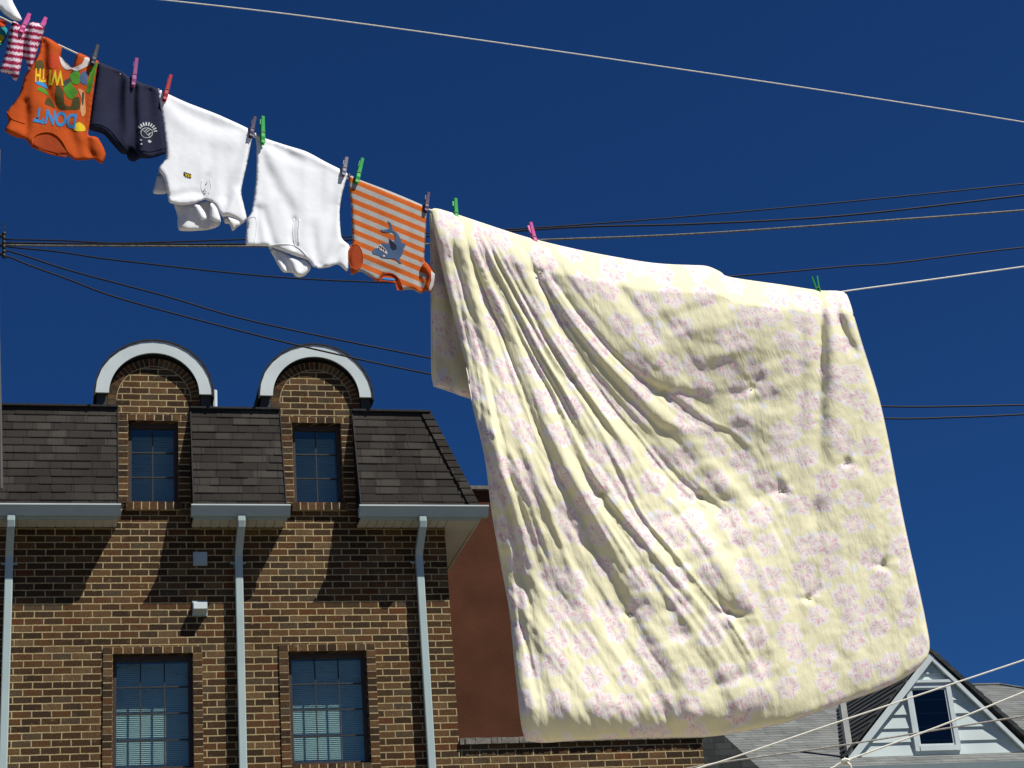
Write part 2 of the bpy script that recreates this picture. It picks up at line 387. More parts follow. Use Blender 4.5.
for (x0, x1, z0, z1) in LOW:
    w = window(x0, x1, z0, z1, 3, 4, D, True, house)
    bm = BM()                                            # proud surround of header bricks
    brick_col(bm, x0-.106, x0-.002, z0-.09, z1+.002, D-.018, D+.05); obj('jamb', bm, M['brick1'], house); bm = BM(); brick_col(bm, x1+.002, x1+.106, z0-.09, z1+.002, D-.018, D+.05)
    s = obj('jamb', bm, M['brick1'], house)
    bm = BM(); brick_row_h(bm, x0-.106, x1+.106, z1+.002, z1+.080, D-.018, D+.05, 10); obj('lintel', bm, M['brick1'], s)
    bm = BM(); brick_row_h(bm, x0+.0, x1-.0, z0-.10, z0-.002, D-.045, D+.08, 9); obj('window_sill', bm, M['brick1'], s)
    bm = BM(); box(bm, x0-.1035, x0-.004, D-.0145, D-.0005, z0-.088, z1); box(bm, x1+.004, x1+.1035, D-.0145, D-.0005, z0-.088, z1)
    box(bm, x0-.1035, x1+.1035, D-.0143, D-.0005, z1+.004, z1+.078); box(bm, x0+.004, x1-.004, D-.0415, D-.0005, z0-.097, z0-.006)
    obj('mortar_bed', bm, M['mortar'], s)

for k, (xl, xr, xc) in enumerate(DORM):
    u = UP[k]; zs = 8.445; ra = 0.527
    bm = BM(); holed_wall(bm, xl, xr, Z_SOF+.001, zs, D, D+.25, [u])
    arc = [(xc+ra*math.cos(t), 8.53+ra*math.sin(t)) for t in np.linspace(0, math.pi, 33)]
    prism(bm, [(xc+ra, zs+.0005)]+arc+[(xc-ra, zs+.0005)], D+.001, D+.25)
    dm = obj('dormer', bm, M['brick'], house)
    bm = BM(); n = 26                                    # arch of soldier bricks
    for i in range(n):
        t0 = math.pi*(i+.06)/n; t1 = math.pi*(i+.94)/n; yo = D-.006+random.uniform(0, .003)
        prism(bm, [(xc+r*math.cos(t), 8.53+r*math.sin(t)) for r, t in ((.425, t0), (ra-.002, t0), (ra-.002, t1), (.425, t1))], yo, D+.03)
    for s in (-1, 1): box(bm, *sorted((xc+s*.43, xc+s*(ra-.002))), D-.005, D+.03, 8.45, 8.523)
    obj('brick_arch', bm, M['brick1'], dm)
    bm = BM(); prism(bm, [(xc+.43*math.cos(t), 8.53+.43*math.sin(t)) for t in np.linspace(0, math.pi, 41)]+[(xc+.418*math.cos(t), 8.53+.418*math.sin(t)) for t in np.linspace(math.pi, 0, 41)], D-.002, D+.0)
    prism(bm, [(xc+(ra-.004)*math.cos(t), 8.53+(ra-.004)*math.sin(t)) for t in np.linspace(0, math.pi, 41)]+[(xc+.43*math.cos(t), 8.53+.43*math.sin(t)) for t in np.linspace(math.pi, 0, 41)], D-.0015, D+.0)
    obj('arch_mortar', bm, M['mortar'], dm)
    bm = BM(); rc = 8.574                                # ring of the barrel roof
    ts = np.linspace(0, math.pi, 15)
    ring_o = [(xc+.664*math.cos(t), rc+.664*math.sin(t)) for t in ts]; tf = np.linspace(0, math.pi, 41)
    ring_i = [(xc+.512*math.cos(t), rc+.512*math.sin(t)) for t in tf]
    prism(bm, ring_o+ring_i[::-1], D-.092, D-.067); obj('arch_fascia', bm, M['ring_white'], dm)
    bm = BM()
    so = [(xc+.658*math.cos(t), rc+.658*math.sin(t)) for t in tf]; si = [(xc+.53*math.cos(t), rc+.53*math.sin(t)) for t in tf]
    prism(bm, so+si[::-1], D-.0665, D+1.6)
    for s in (-1, 1): box(bm, *sorted((xc+s*.532, xc+s*.648)), D-.035, D+1.6, Z_RIDGE, rc-.001)
    obj('barrel_soffit', bm, M['muntin'], dm)
    bm = BM()                                            # shingled shell in flat strips
    ts2 = np.linspace(-.06, math.pi+.06, 17)
    oo = [(xc+.684*math.cos(t), rc+.684*math.sin(t)) for t in ts2]; oi = [(xc+.666*math.cos(t), rc+.666*math.sin(t)) for t in ts2]
    prism(bm, oo+oi[::-1], D-.104, D+1.62)
    obj('barrel_roof', bm, M['dark_edge'], dm)
    w = window(*u, 2, 3, D, True, house, .085, .27)
    bm = BM(); brick_col(bm, xl+.004, u[0]-.002, u[2], u[3], D-.010, D+.03); obj('jamb', bm, M['brick1'], house); bm = BM(); brick_col(bm, u[1]+.002, xr-.004, u[2], u[3], D-.010, D+.03)
    s = obj('jamb', bm, M['brick1'], house)
    bm = BM(); brick_row_h(bm, xl+.004, xr-.004, u[3]+.002, u[3]+.078, D-.010, D+.03, 8); obj('lintel', bm, M['brick1'], s)
    bm = BM(); brick_row_h(bm, u[0]-.03, u[1]+.03, u[2]-.10, u[2]-.002, D-.05, D+.08, 7); obj('window_sill', bm, M['brick1'], s)
    bm = BM(); box(bm, xl+.006, u[0]-.004, D-.0068, D-.0005, u[2], u[3]); box(bm, u[1]+.004, xr-.006, D-.0068, D-.0005, u[2], u[3])
    box(bm, xl+.006, xr-.006, D-.0066, D-.0005, u[3]+.003, u[3]+.076); box(bm, u[0]-.026, u[1]+.026, D-.0465, D-.0005, u[2]-.097, u[2]-.006)
    obj('mortar_bed', bm, M['mortar'], s)

# mansard panels
EY, EZ = D-.315, 7.085
def roof_panel(bm, xa, xb, hip=None):
    """solid backing and lapped courses; hip = x of the ridge end when the right side is hipped"""
    n = 13
    xbt = hip if hip else xb
    hexa(bm, [(xa, EY+.02, Z_SOF+.06), (xb, EY+.02, Z_SOF+.06), (xb, D+.2, Z_SOF+.06), (xa, D+.2, Z_SOF+.06), (xa, D-.012, Z_RIDGE-.02), (xbt, D-.012, Z_RIDGE-.02), (xbt, D+.2, Z_RIDGE-.02), (xa, D+.2, Z_RIDGE-.02)])
    for k in range(n):
        a, b = k/n, (k+1)/n; y0, y1 = EY+(D-EY)*a, EY+(D-EY)*b; z0, z1 = EZ+(Z_RIDGE-EZ)*a, EZ+(Z_RIDGE-EZ)*b
        r0, r1 = xb+(xbt-xb)*a, xb+(xbt-xb)*b
        nx = 0.010; x = xa; i = 0                      # tabs: each a slightly different lift
        while x < r0-.001:
            wdt = random.choice((.15, .19, .24, .30)); e = min(x+wdt, r0); e1 = e if e < r0 else r1
            if e1 <= x: break
            lift = nx+random.uniform(-.003, .005)
            hexa(bm, [(x, y0-lift, z0+random.uniform(-.002, .002)), (e, y0-lift, z0), (e, y0+.01, z0), (x, y0+.01, z0), (x, y1-.003, z1+.004), (e1, y1-.003, z1+.004), (e1, y1+.015, z1+.004), (x, y1+.015, z1+.004)])
            x = e
HIPX0, HIPX1 = 4.80, 4.347
for (xa, xb, hip) in ((HX0-.3, DORM[0][0]-.004, None), (DORM[0][1]+.004, DORM[1][0]-.004, None), (DORM[1][1]+.004, HIPX0, HIPX1)):
    bm = BM(); roof_panel(bm, xa, xb, hip); rp = obj('mansard_roof', bm, M['shingle'], house)
    bm = BM(); box(bm, xa, (hip or xb)+.0, D-.045, D+.12, Z_RIDGE+.006, Z_RIDGE+.028); obj('ridge_flashing', bm, M['dark_edge'], rp)
    for xe in (xa, xb):
        if hip and xe == xb: continue
        if xe == HX0-.3: continue
        bm = BM(); s = .012
        hexa(bm, [(xe-s/2, EY-.02, EZ), (xe+s/2, EY-.02, EZ), (xe+s/2, EY+.05, EZ), (xe-s/2, EY+.05, EZ), (xe-s/2, D-.02, Z_RIDGE), (xe+s/2, D-.02, Z_RIDGE), (xe+s/2, D+.05, Z_RIDGE), (xe-s/2, D+.05, Z_RIDGE)])
        obj('edge_flashing', bm, M['dark_edge'], rp)
    if hip:
        bm = BM(); m2 = 14                               # caps along the hip
        for i in range(m2):
            a, b = i/m2, (i+1.12)/m2
            f = lambda t, o, q: (HIPX0+(HIPX1-HIPX0)*t+q, EY+(D-EY)*t-o, EZ+(Z_RIDGE-EZ)*t)
            l0, l1 = .034, .024
            hexa(bm, [f(a, l0, -.12), f(a, l0, .012), f(a, -.08, .03), f(a, 0, -.10), f(b, l1, -.11), f(b, l1, .01), f(b, -.08, .03), f(b, 0, -.10)])
        obj('hip_cap', bm, M['shingle'], rp)
        bm = BM(); hexa(bm, [(HIPX0, EY, EZ), (HIPX0+.01, EY, EZ), (HIPX0+.01, D+9, EZ), (HIPX0, D+9, EZ), (HIPX1, D, Z_RIDGE), (HIPX1+.01, D, Z_RIDGE), (HIPX1+.01, D+9, Z_RIDGE), (HIPX1, D+9, Z_RIDGE)])
        obj('side_slope', bm, M['shingle'], rp)

GUT = [(HX0-.3, 0.722), (1.487, 2.588), (3.37, 4.875)]
for (xa, xb) in GUT:
    bm = BM(); yb = D-.30
    prism_x(bm, [(yb, Z_GT), (yb, Z_GB), (yb-.060, Z_GB), (yb-.078, Z_GB+.03), (yb-.086, Z_GB+.05), (yb-.108, Z_GT-.03), (yb-.120, Z_GT-.013), (yb-.112, Z_GT-.004), (yb-.105, Z_GT-.02)], xa, xb)
    gt = obj('gutter', bm, M['white_metal'], house)
    bm = BM(); box(bm, xa-.001, xb+.001, yb-.126, yb-.108, Z_GT-.012, Z_GT+.004); obj('gutter_lip', bm, M['ring_white'], gt)  # lip in a lighter white: its sunlit line is put into the colour
    fa, fb = xa+.03 if xa > -5 else xa, min(xb-.03, 4.80)
    bm = BM(); box(bm, fa, fb, D-.298, D-.278, Z_SOF-.012, Z_GT); obj('fascia', bm, M['white_metal'], house)
    bm = BM(); x = fa+.005
    while x < fb-.01:
        e = min(x+.098, fb)
        if e-x > .012: box(bm, x, e-.004, D-.276, D-.002, Z_SOF, Z_SOF+.012)
        x += .102
    box(bm, fa, fb, D-.277, D-.002, Z_SOF+.013, Z_SOF+.02)
    so = obj('soffit', bm, M['soffit'], house)
# return of the eave round the right corner
bm = BM(); y = D-.27
while y < D+4: box(bm, HX1+.003, 4.775, y, y+.098, Z_SOF+.0015, Z_SOF+.0125); y += .102
obj('side_soffit', bm, M['soffit'], house)
bm = BM(); box(bm, 4.778, 4.80, D-.27, D+9, Z_SOF-.010, Z_GT-.01); obj('side_fascia', bm, M['soffit'], house)

def downspout(x, lean):
    path = [(D-.345, Z_GB), (D-.345, 6.93), (D-.335, 6.88), (D-.11, 6.66), (D-.075, 6.60), (D-.075, GZ+.1), (D-.16, GZ+.02)]
    xs = [x+.012]*3+[x]*4; bm = BM(); rings = []
    for i, (y, z) in enumerate(path):
        a = path[max(i-1, 0)]; b = path[min(i+1, len(path)-1)]; ty, tz = b[0]-a[0], b[1]-a[1]; l = math.hypot(ty, tz); ny, nz = -tz/l, ty/l
        h = .032; w = .042
        rings.append([bm.verts.new((xs[i]+sx*w, y+ny*h*sy, z+nz*h*sy)) for sx, sy in ((-1,-1),(-.8,-1.12),(.8,-1.12),(1,-1),(1,1),(-1,1))])
    for A, B in zip(rings, rings[1:]):
        for k in range(6): bm.faces.new((A[k], A[(k+1) % 6], B[(k+1) % 6], B[k]))
    bm.faces.new(rings[0]); bm.faces.new(rings[-1][::-1])
    d = obj('downspout', bm, M['white_metal'], house)
    for z in (6.55, 3.2):
        bm = BM(); box(bm, x-.085, x+.085, D-.012, D-.001, z-.012, z+.012); obj('strap', bm, M['white_metal'], d)
for x in (-.455, 2.03, 4.09): downspout(x, 0)
# vents on the wall
bm = BM(); box(bm, 1.53, 1.685, D-.03, D-.001, 6.52, 6.675)
vt = obj('vent_cover', bm, M['white_metal'], house)
bm = BM(); box(bm, 1.55, 1.665, D-.038, D-.0305, 6.54, 6.655); obj('vent_plate', bm, M['white_metal'], vt)
bm = BM(); hexa(bm, [(1.522, D-.12, 5.99), (1.672, D-.12, 5.99), (1.672, D-.001, 5.95), (1.522, D-.001, 5.95), (1.522, D-.115, 6.06), (1.672, D-.115, 6.06), (1.672, D-.001, 6.10), (1.522, D-.001, 6.10)])
vt = obj('vent_hood', bm, M['ring_white'], house)
bm = BM(); box(bm, 1.515, 1.68, D-.012, D-.0012, 5.94, 6.11); obj('vent_flange', bm, M['white_metal'], vt)
bm = BM(); p = at(214.5, 400, 21.2); tube(bm, [(p[0], 21.2, Z_RIDGE-.02), (p[0], 21.2, 9.18)], .035, 12); obj('roof_vent', bm, M['ring_white'], house)

# ------------------------------------------------------------------ low brick annex, red stucco building
annex = thing('brick_annex', 'low brown brick wall topped by a stone coping beside the townhouse', 'wall', (5.8, D, GZ))
bm = BM(); box(bm, HX1+.004, 7.28, D+.004, D+.3, GZ, 4.42); obj('wall', bm, M['brick'], annex)
bm = BM(); x = HX1+.005; 
while x < 7.30:
    e = min(x+random.uniform(.35, .55), 7.31)
    k = 7; top = [4.492+random.uniform(-.004, .004) for _ in range(k+1)]
    for i in range(k):
        a = x+(e-x-.006)*i/k; b = x+(e-x-.006)*(i+1)/k; j0, j1 = random.uniform(0, .018), random.uniform(0, .018)
        hexa(bm, [(a, D-.05+j0, 4.423), (b, D-.05+j1, 4.423), (b, D+.34, 4.423), (a, D+.34, 4.423), (a, D-.045+j1, top[i]), (b, D-.045+j0, top[i+1]), (b, D+.34, 4.49), (a, D+.34, 4.49)])
    x = e
obj('coping', bm, M['stone'], annex)
stuc = thing('stucco_building', 'dark red stucco building behind the low brick wall', 'building', (7.0, 23.0, GZ))
RZ = 8.55
bm = BM(); box(bm, 4.6, 8.15, 23.0, 29.0, GZ, RZ); obj('wall', bm, M['stucco'], stuc)
bm = BM(); box(bm, 4.55, 8.20, 22.93, 29.05, RZ+.001, RZ+.05); obj('coping', bm, M['stone'], stuc)

# ------------------------------------------------------------------ shingled house with a gabled dormer
DY = 30.0
sh = thing('shingled_house', 'grey shingled house with a pale sided gable dormer beyond the quilt', 'house', (16, 32, GZ))
ZB, ZA = 6.22, 8.06; XA = 15.42; XL, XR = 13.56, 17.05
SL = 0.445; mz = lambda Y: ZB+SL*(Y-DY)                   # main roof plane
RY = 36.3
def lapped(bm, x0, x1, ya, yb, n, zf, lift=.012, xr_top=None, xl_top=None):
    for k in range(n):
        a, b = k/n, (k+1)/n; y0, y1 = ya+(yb-ya)*a, ya+(yb-ya)*b
        L0 = x0+((xl_top if xl_top is not None else x0)-x0)*a; L1 = x0+((xl_top if xl_top is not None else x0)-x0)*b
        R0 = x1+((xr_top if xr_top is not None else x1)-x1)*a; R1 = x1+((xr_top if xr_top is not None else x1)-x1)*b
        hexa(bm, [(L0, y0, zf(y0)-.03), (R0, y0, zf(y0)-.03), (R1, y1, zf(y1)-.03), (L1, y1, zf(y1)-.03), (L0, y0, zf(y0)+lift), (R0, y0, zf(y0)+lift), (R1, y1, zf(y1)), (L1, y1, zf(y1))])
bm = BM(); lapped(bm, 8.6, 24.2, DY-.7, RY, 36, mz, .005, 20.25); mr = obj('roof', bm, M['grey_shingle'], sh)
bm = BM(); hexa(bm, [(8.6, RY, mz(RY)-.03), (20.25, RY, mz(RY)-.03), (24, RY+6, ZB), (8.6, RY+6, ZB), (8.6, RY, mz(RY)), (20.25, RY, mz(RY)), (24, RY+6, ZB+.03), (8.6, RY+6, ZB+.03)])
obj('back_slope', bm, M['grey_shingle'], mr)
bm = BM(); tube(bm, [(8.6, RY, mz(RY)+.01), (20.25, RY, mz(RY)+.01), (24.2, DY-.7, mz(DY-.7)+.01)], .04, 8); obj('ridge_cap', bm, M['grey_shingle'], mr)
bm = BM(); box(bm, 8.8, 24.0, DY-.4, DY+11.5, GZ, mz(DY-.7)-.1); obj('wall', bm, M['siding'], sh)
bm = BM(); prism_x(bm, [(DY-.70, mz(DY-.7)+.0), (DY-.70, mz(DY-.7)-.14), (DY-.80, mz(DY-.7)-.12), (DY-.83, mz(DY-.7)+.0)], 8.5, 24.3); obj('gutter', bm, M['white_metal'], sh)
# dormer gable: clapboards
bm = BM(); zz = ZB; ex = .245
prism(bm, [(XL+.05, ZB), (XR-.05, ZB), (XA, ZA-.08)], DY+.03, DY+.12)
half = lambda z: (max(XL+(XA-XL)*(z-ZB)/(ZA-ZB), XL)+.06, XR+(XA-XR)*(z-ZB)/(ZA-ZB)-.06)
while zz < ZA-.15:
    t = min(zz+ex, ZA-.12); a0, b0 = half(zz); a1, b1 = half(t)
    if b1 <= a1: a1 = b1 = XA
    hexa(bm, [(a0, DY-.012, zz+.004), (b0, DY-.012, zz+.004), (b0, DY+.03, zz+.004), (a0, DY+.03, zz+.004), (a1, DY+.018, t), (b1+.001, DY+.018, t), (b1+.001, DY+.03, t), (a1, DY+.03, t)]); zz += ex
dg = obj('dormer', bm, M['siding'], sh)
WX0, WX1, WZ0, WZ1 = 14.945, 15.645, 6.385, 7.425
bm = BM(); t = .09
box(bm, WX0-t, WX0, DY-.05, DY+.02, WZ0-t, WZ1+t); box(bm, WX1, WX1+t, DY-.05, DY+.02, WZ0-t, WZ1+t); box(bm, WX0, WX1, DY-.05, DY+.02, WZ1, WZ1+t); box(bm, WX0, WX1, DY-.06, DY+.02, WZ0-t, WZ0)
box(bm, WX0-t-.03, WX1+t+.03, DY-.075, DY+.02, WZ1+t+.001, WZ1+t+.05)
dw = obj('window', bm, M['ring_white'], sh)
bm = BM(); t = .035
box(bm, WX0+.002, WX0+t, DY-.03, DY+.01, WZ0, WZ1); box(bm, WX1-t, WX1-.002, DY-.03, DY+.01, WZ0, WZ1); box(bm, WX0+t, WX1-t, DY-.03, DY+.01, WZ1-t, WZ1-.002); box(bm, WX0+t, WX1-t, DY-.03, DY+.01, WZ0+.002, WZ0+t)
obj('sash', bm, M['ring_white'], dw)
bm = BM(); box(bm, WX0+t, WX1-t, DY-.018, DY-.012, WZ0+t, WZ1-t); obj('pane', bm, M['dark_glass'], dw)
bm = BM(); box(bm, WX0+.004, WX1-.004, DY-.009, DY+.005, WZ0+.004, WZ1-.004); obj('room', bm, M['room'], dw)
# rakes and slopes of the dormer
def rake(bm, xf, zf, xt, zt, w, y0, y1):
    d = Vector((xt-xf, 0, zt-zf)).normalized(); n = Vector((-d.z, 0, d.x))
    if n.z > 0: n = -n
    prism(bm, [(xf, zf), (xt, zt), (xt+n.x*w, zt+n.z*w), (xf+n.x*w, zf+n.z*w)], y0, y1)
bm = BM(); rake(bm, XL-.02, ZB-.01, XA, ZA-.01, .115, DY-.09, DY-.03); rake(bm, XR+.02, ZB-.01, XA, ZA-.015, .07, DY-.088, DY-.031)
obj('rake_trim', bm, M['ring_white'], dg)
bm = BM()
for (xb, s) in ((XL-.10, -1), (XR+.22, 1)):
    d = Vector((XA-xb, 0, ZA+.02-(ZB-.02))).normalized(); n = Vector((-d.z, 0, d.x)); n = n if n.z > 0 else -n; th = .05 if s < 0 else .085
    nn = 13
    for k in range(nn):
        a, b = k/nn, (k+1)/nn; P0 = Vector((xb, 0, ZB-.02)).lerp(Vector((XA, 0, ZA+.02)), a); P1 = Vector((xb, 0, ZB-.02)).lerp(Vector((XA, 0, ZA+.02)), b)
        ye0, ye1 = DY+(P0.z-ZB)/SL+.15, DY+(P1.z-ZB)/SL+.15; q = lambda P, o, y: (P.x+n.x*o, y, P.z+n.z*o)
        hexa(bm, [q(P0, 0, DY-.11), q(P1, 0, DY-.11), q(P1, 0, ye1), q(P0, 0, ye0), q(P0, th, DY-.11), q(P1, th-.018, DY-.11), q(P1, th-.018, ye1), q(P0, th, ye0)])
obj('dormer_roof', bm, M['dark_shingle'], dg)
bm = BM(); box(bm, XL-.15, XR+.3, DY-.11, DY-.02, ZB-.10, ZB-.025); obj('skirt_flashing', bm, M['flash'], dg)
bm = BM(); p0 = at(849.5, 757, DY); box(bm, p0[0]-.045, p0[0]+.065, DY-.05, DY+.05, mz(DY)-.2, 7.75); obj('vent_stack', bm, M['flash'], sh)

# dark gable end in front of the grey roof
gh = thing('gabled_house', 'dark shingled gable end rising behind the low brick wall', 'house', (8.6, 27.4, GZ))
gy = 27.5; A = at(690, 704, gy); B = at(766, 774, gy); dx = B[0]-A[0]; dz = B[2]-A[2]
bm = BM(); prism(bm, [(A[0]-6*dx, A[2]+6*dz), (A[0]-6*dx, GZ), (A[0]+6*dx, GZ), (A[0]+6*dx, A[2]+6*dz), (A[0], A[2])], gy, gy+.6); obj('wall', bm, M['dark_shingle'], gh)

# ================================================================== overhead cables
pole = thing('utility_pole', 'weathered wooden utility pole at the left edge where the black cables meet', 'pole', tuple(at(-16, 243, 14.0)*np.array([1, 1, 0])+np.array([0, 0, GZ])))
pp = at(-16, 243, 14.0)
bm = BM(); tube(bm, [(pp[0], 14.0, GZ), (pp[0], 14.0, 4.0), (pp[0], 14.0, at(-14, 150, 14.0)[2])], [.15, .125, .105], 20); obj('shaft', bm, M['wood'], pole, smooth=False)
bm = BM(); tube(bm, [atv(-1.6, 240, 13.84), atv(-1.4, 330, 13.84), atv(0.2, 420, 13.84), atv(1.0, 489, 13.84)], [.008, .010, .014, .016], 10); obj('conduit', bm, M['conduit'], pole)
bm = BM()
for k in range(3):
    p = at(3.0, 236+k*9, 13.85); tube(bm, [(pp[0], 13.88, p[2]), (p[0], 13.85, p[2])], .014, 8)
br = obj('bracket', bm, M['wire'], pole)
for k in range(3):
    p = at(4.0, 236+k*9, 13.85); bm = BM(); tube(bm, [(p[0], 13.85, p[2]-.035), (p[0], 13.85, p[2]-.018), (p[0], 13.85, p[2]), (p[0], 13.85, p[2]+.018), (p[0], 13.85, p[2]+.035)], [.014, .018, .012, .018, .014], 12); obj('insulator', bm, M['wire'], pole)
bm = BM(); tube(bm, [atv(x, y, 13.84) for x, y in catmull([(0, 224), (2.5, 224), (5, 228), (4.5, 236), (3, 242)], 5)], .004, 6); obj('drip_loop', bm, M['wire'], pole)

def cable(pts, r, mat, label, cat='cable', group='black cables strung across the sky', name='overhead_cable', n=6, seg=6, Y0=13.85, Y1=12.0):
    """pts in image pixels; depth runs evenly from Y0 to Y1"""
    x0, x1 = pts[0][0], pts[-1][0]
    pl = [at(x, y, Y0+(Y1-Y0)*(x-x0)/(x1-x0)) for x, y in pts]
    bm = BM(); tube(bm, catmull(pl, seg), r, n)
    o = obj(name, bm, mat, loc=pl[0], smooth=True); tag(o, label, cat, group); return o
cable([(4, 239.5), (60, 240.5), (125, 243), (245, 239.4), (340, 237), (430, 233), (502, 229.7), (570, 225.5), (700, 215.4), (860, 200.5), (1024, 183.7), (1180, 166)], .0062, M['wire'], 'thin black cable, topmost of those from the pole across to the right edge')
cable([(4, 243), (60, 243.6), (150, 244), (245, 244), (345, 240), (430, 236), (510, 231.5), (584, 226.8), (700, 223.8), (846, 215.4), (1024, 195.3), (1180, 177)], .0082, M['wire'], 'thicker black cable second from the top, merging with the topmost one at left')
cable([(4, 245), (60, 245.8), (150, 246), (245, 246.3), (345, 246), (430, 244), (540, 240), (700, 233.6), (893, 220), (1024, 210.3), (1180, 197)], .0085, M['wire_grey'], 'twisted grey and black cable third from the top, just above the pink clothespin')
cable([(5, 246), (14, 247.5), (60, 252), (115, 260), (256, 275.3), (370, 282), (500, 284), (620, 282), (736, 276), (846, 266.4), (890, 263.5), (955, 255.5), (1024, 247.5), (1180, 232)], .0068, M['wire'], 'wavy black cable passing behind the quilt just above its right hand green clothespin')
cable([(4, 250), (12, 252), (30, 257.5), (75, 272), (165, 296), (256, 322), (430, 358), (560, 382), (700, 397), (879, 406.4), (1024, 404.9), (1180, 401)], .0072, M['wire'], 'black cable running over the dormers, upper of the two that dip lowest')
cable([(3, 256), (12, 258), (30, 265.5), (70, 280), (125, 300), (256, 335), (340, 355), (430, 374), (560, 397), (700, 412), (882, 418.4), (955, 417.3), (1024, 414.4), (1180, 406)], .0072, M['wire'], 'black cable running over the dormers, lower of the two that dip lowest')

# ================================================================== clotheslines
LY = lambda px: 5.20+0.00040*(np.asarray(px, float)-430)     # depth of the laundry line
def line_rope(pts, Yf, r, mat, label, group='pale clotheslines'):
    pl = [at(x, y, Yf(x)) for x, y in pts]
    bm = BM(); tube(bm, catmull(pl, 8), r, 8); o = obj('clothesline', bm, mat, loc=pl[0], smooth=True); return tag(o, label, 'clothesline', group)
ROPE = [(-120, -38), (-40, -1), (0, 17), (22, 28), (43, 38), (62, 46.5), (78, 54), (95, 62), (134, 81), (166, 97), (206, 114), (253, 136), (300, 156), (345, 177), (357, 182), (427, 209), (456, 219), (533, 245), (600, 262), (700, 281), (816, 296), (846, 291), (935, 279), (1024, 266.5), (1180, 245)]
def rope_y(px): return np.interp(px, [p[0] for p in ROPE], [p[1] for p in ROPE])
line_rope(ROPE, lambda x: LY(x)+.007, .0025, M['rope'], 'pale rope that carries the washing and the quilt')
line_rope([(60, -11), (165, 0), (300, 15.5), (480, 40), (700, 72), (860, 96), (1024, 122), (1200, 152)], lambda x: 5.15+.0002*(x-430), .0019, M['rope'], 'empty pale rope high across the sky above the washing')
line_rope([(640, 787), (702, 767), (735, 757), (850, 718), (1024, 660), (1200, 601)], lambda x: 7.4-.0006*(x-700), .0038, M['rope'], 'pale rope crossing the top of the dormer window at lower right')
line_rope([(790, 788), (832, 768), (848, 760), (940, 726), (1024, 692), (1200, 622)], lambda x: 7.0-.0006*(x-700), .0039, M['rope'], 'pale knotted rope crossing the middle of the dormer window at lower right')
line_rope([(640, 778), (706, 765), (760, 757), (850, 744), (930, 731), (1024, 716), (1200, 688)], lambda x: 7.6-.0004*(x-700), .0040, M['rope_dull'], 'weathered grey rope, lowest of the three in front of the dormer window')
kx, ky = 846, 761; bm = BM(); kp = lambda x, y, o=0: atv(x, y, 6.91-o)
tube(bm, [kp(kx-4, ky+2.5, .012), kp(kx-1, ky-2, .016), kp(kx+3, ky-1, .014), kp(kx+2, ky+3, .010), kp(kx-2, ky+3.5, .006), kp(kx-3, ky-1, -.004)], .0065, 8)
tube(bm, [kp(kx+1, ky+1, .014), kp(kx+4, ky+4, .012), kp(kx+5.5, ky+9, .006), kp(kx+5, ky+14, 0)], .0055, 8)
tag(obj('rope_knot', bm, M['rope'], loc=kp(kx, ky), smooth=True), 'knot with a loose tail tied on the middle rope', 'knot')

# ================================================================== cloth builder
NV = np.array([0.14, -0.97, 0.20]); NV /= np.linalg.norm(NV)   # the way hung cloth faces
def resample(poly, step):
    out = []
    n = len(poly)
    for i in range(n):
        a = np.array(poly[i], float); b = np.array(poly[(i+1) % n], float); k = max(1, int(round(np.linalg.norm(b-a)/step)))
        for j in range(k): out.append(tuple(a+(b-a)*j/k))
    return out
def smooth_poly(poly, n=5):
    P = np.array(poly, float); m = len(P); out = []
    for i in range(m):
        a, b, c, d = P[(i-1) % m], P[i], P[(i+1) % m], P[(i+2) % m]
        k = max(2, int(np.linalg.norm(c-b)/2.5))
        for t in np.linspace(0, 1, k, endpoint=False):
            q = .5*((2*b)+(-a+c)*t+(2*a-5*b+4*c-d)*t*t+(-a+3*b-3*c+d)*t**3); out.append((q[0]*.75+(b+(c-b)*t)[0]*.25, q[1]*.75+(b+(c-b)*t)[1]*.25))
    return out
def poly_dist(px, py, poly):
    best = np.full(px.shape, 1e9); n = len(poly)
    for i in range(n):
        ax, ay = poly[i]; bx, by = poly[(i+1) % n]; dx, dy = bx-ax, by-ay; l2 = dx*dx+dy*dy+1e-9
        t = np.clip(((px-ax)*dx+(py-ay)*dy)/l2, 0, 1); best = np.minimum(best, np.hypot(px-ax-t*dx, py-ay-t*dy))
    return best
def inside(px, py, poly):
    c = np.zeros(px.shape, bool); n = len(poly)
    for i in range(n):
        ax, ay = poly[i]; bx, by = poly[(i+1) % n]
        if ay == by: continue
        c ^= ((ay > py) != (by > py)) & (px < (bx-ax)*(py-ay)/(by-ay)+ax)
    return c
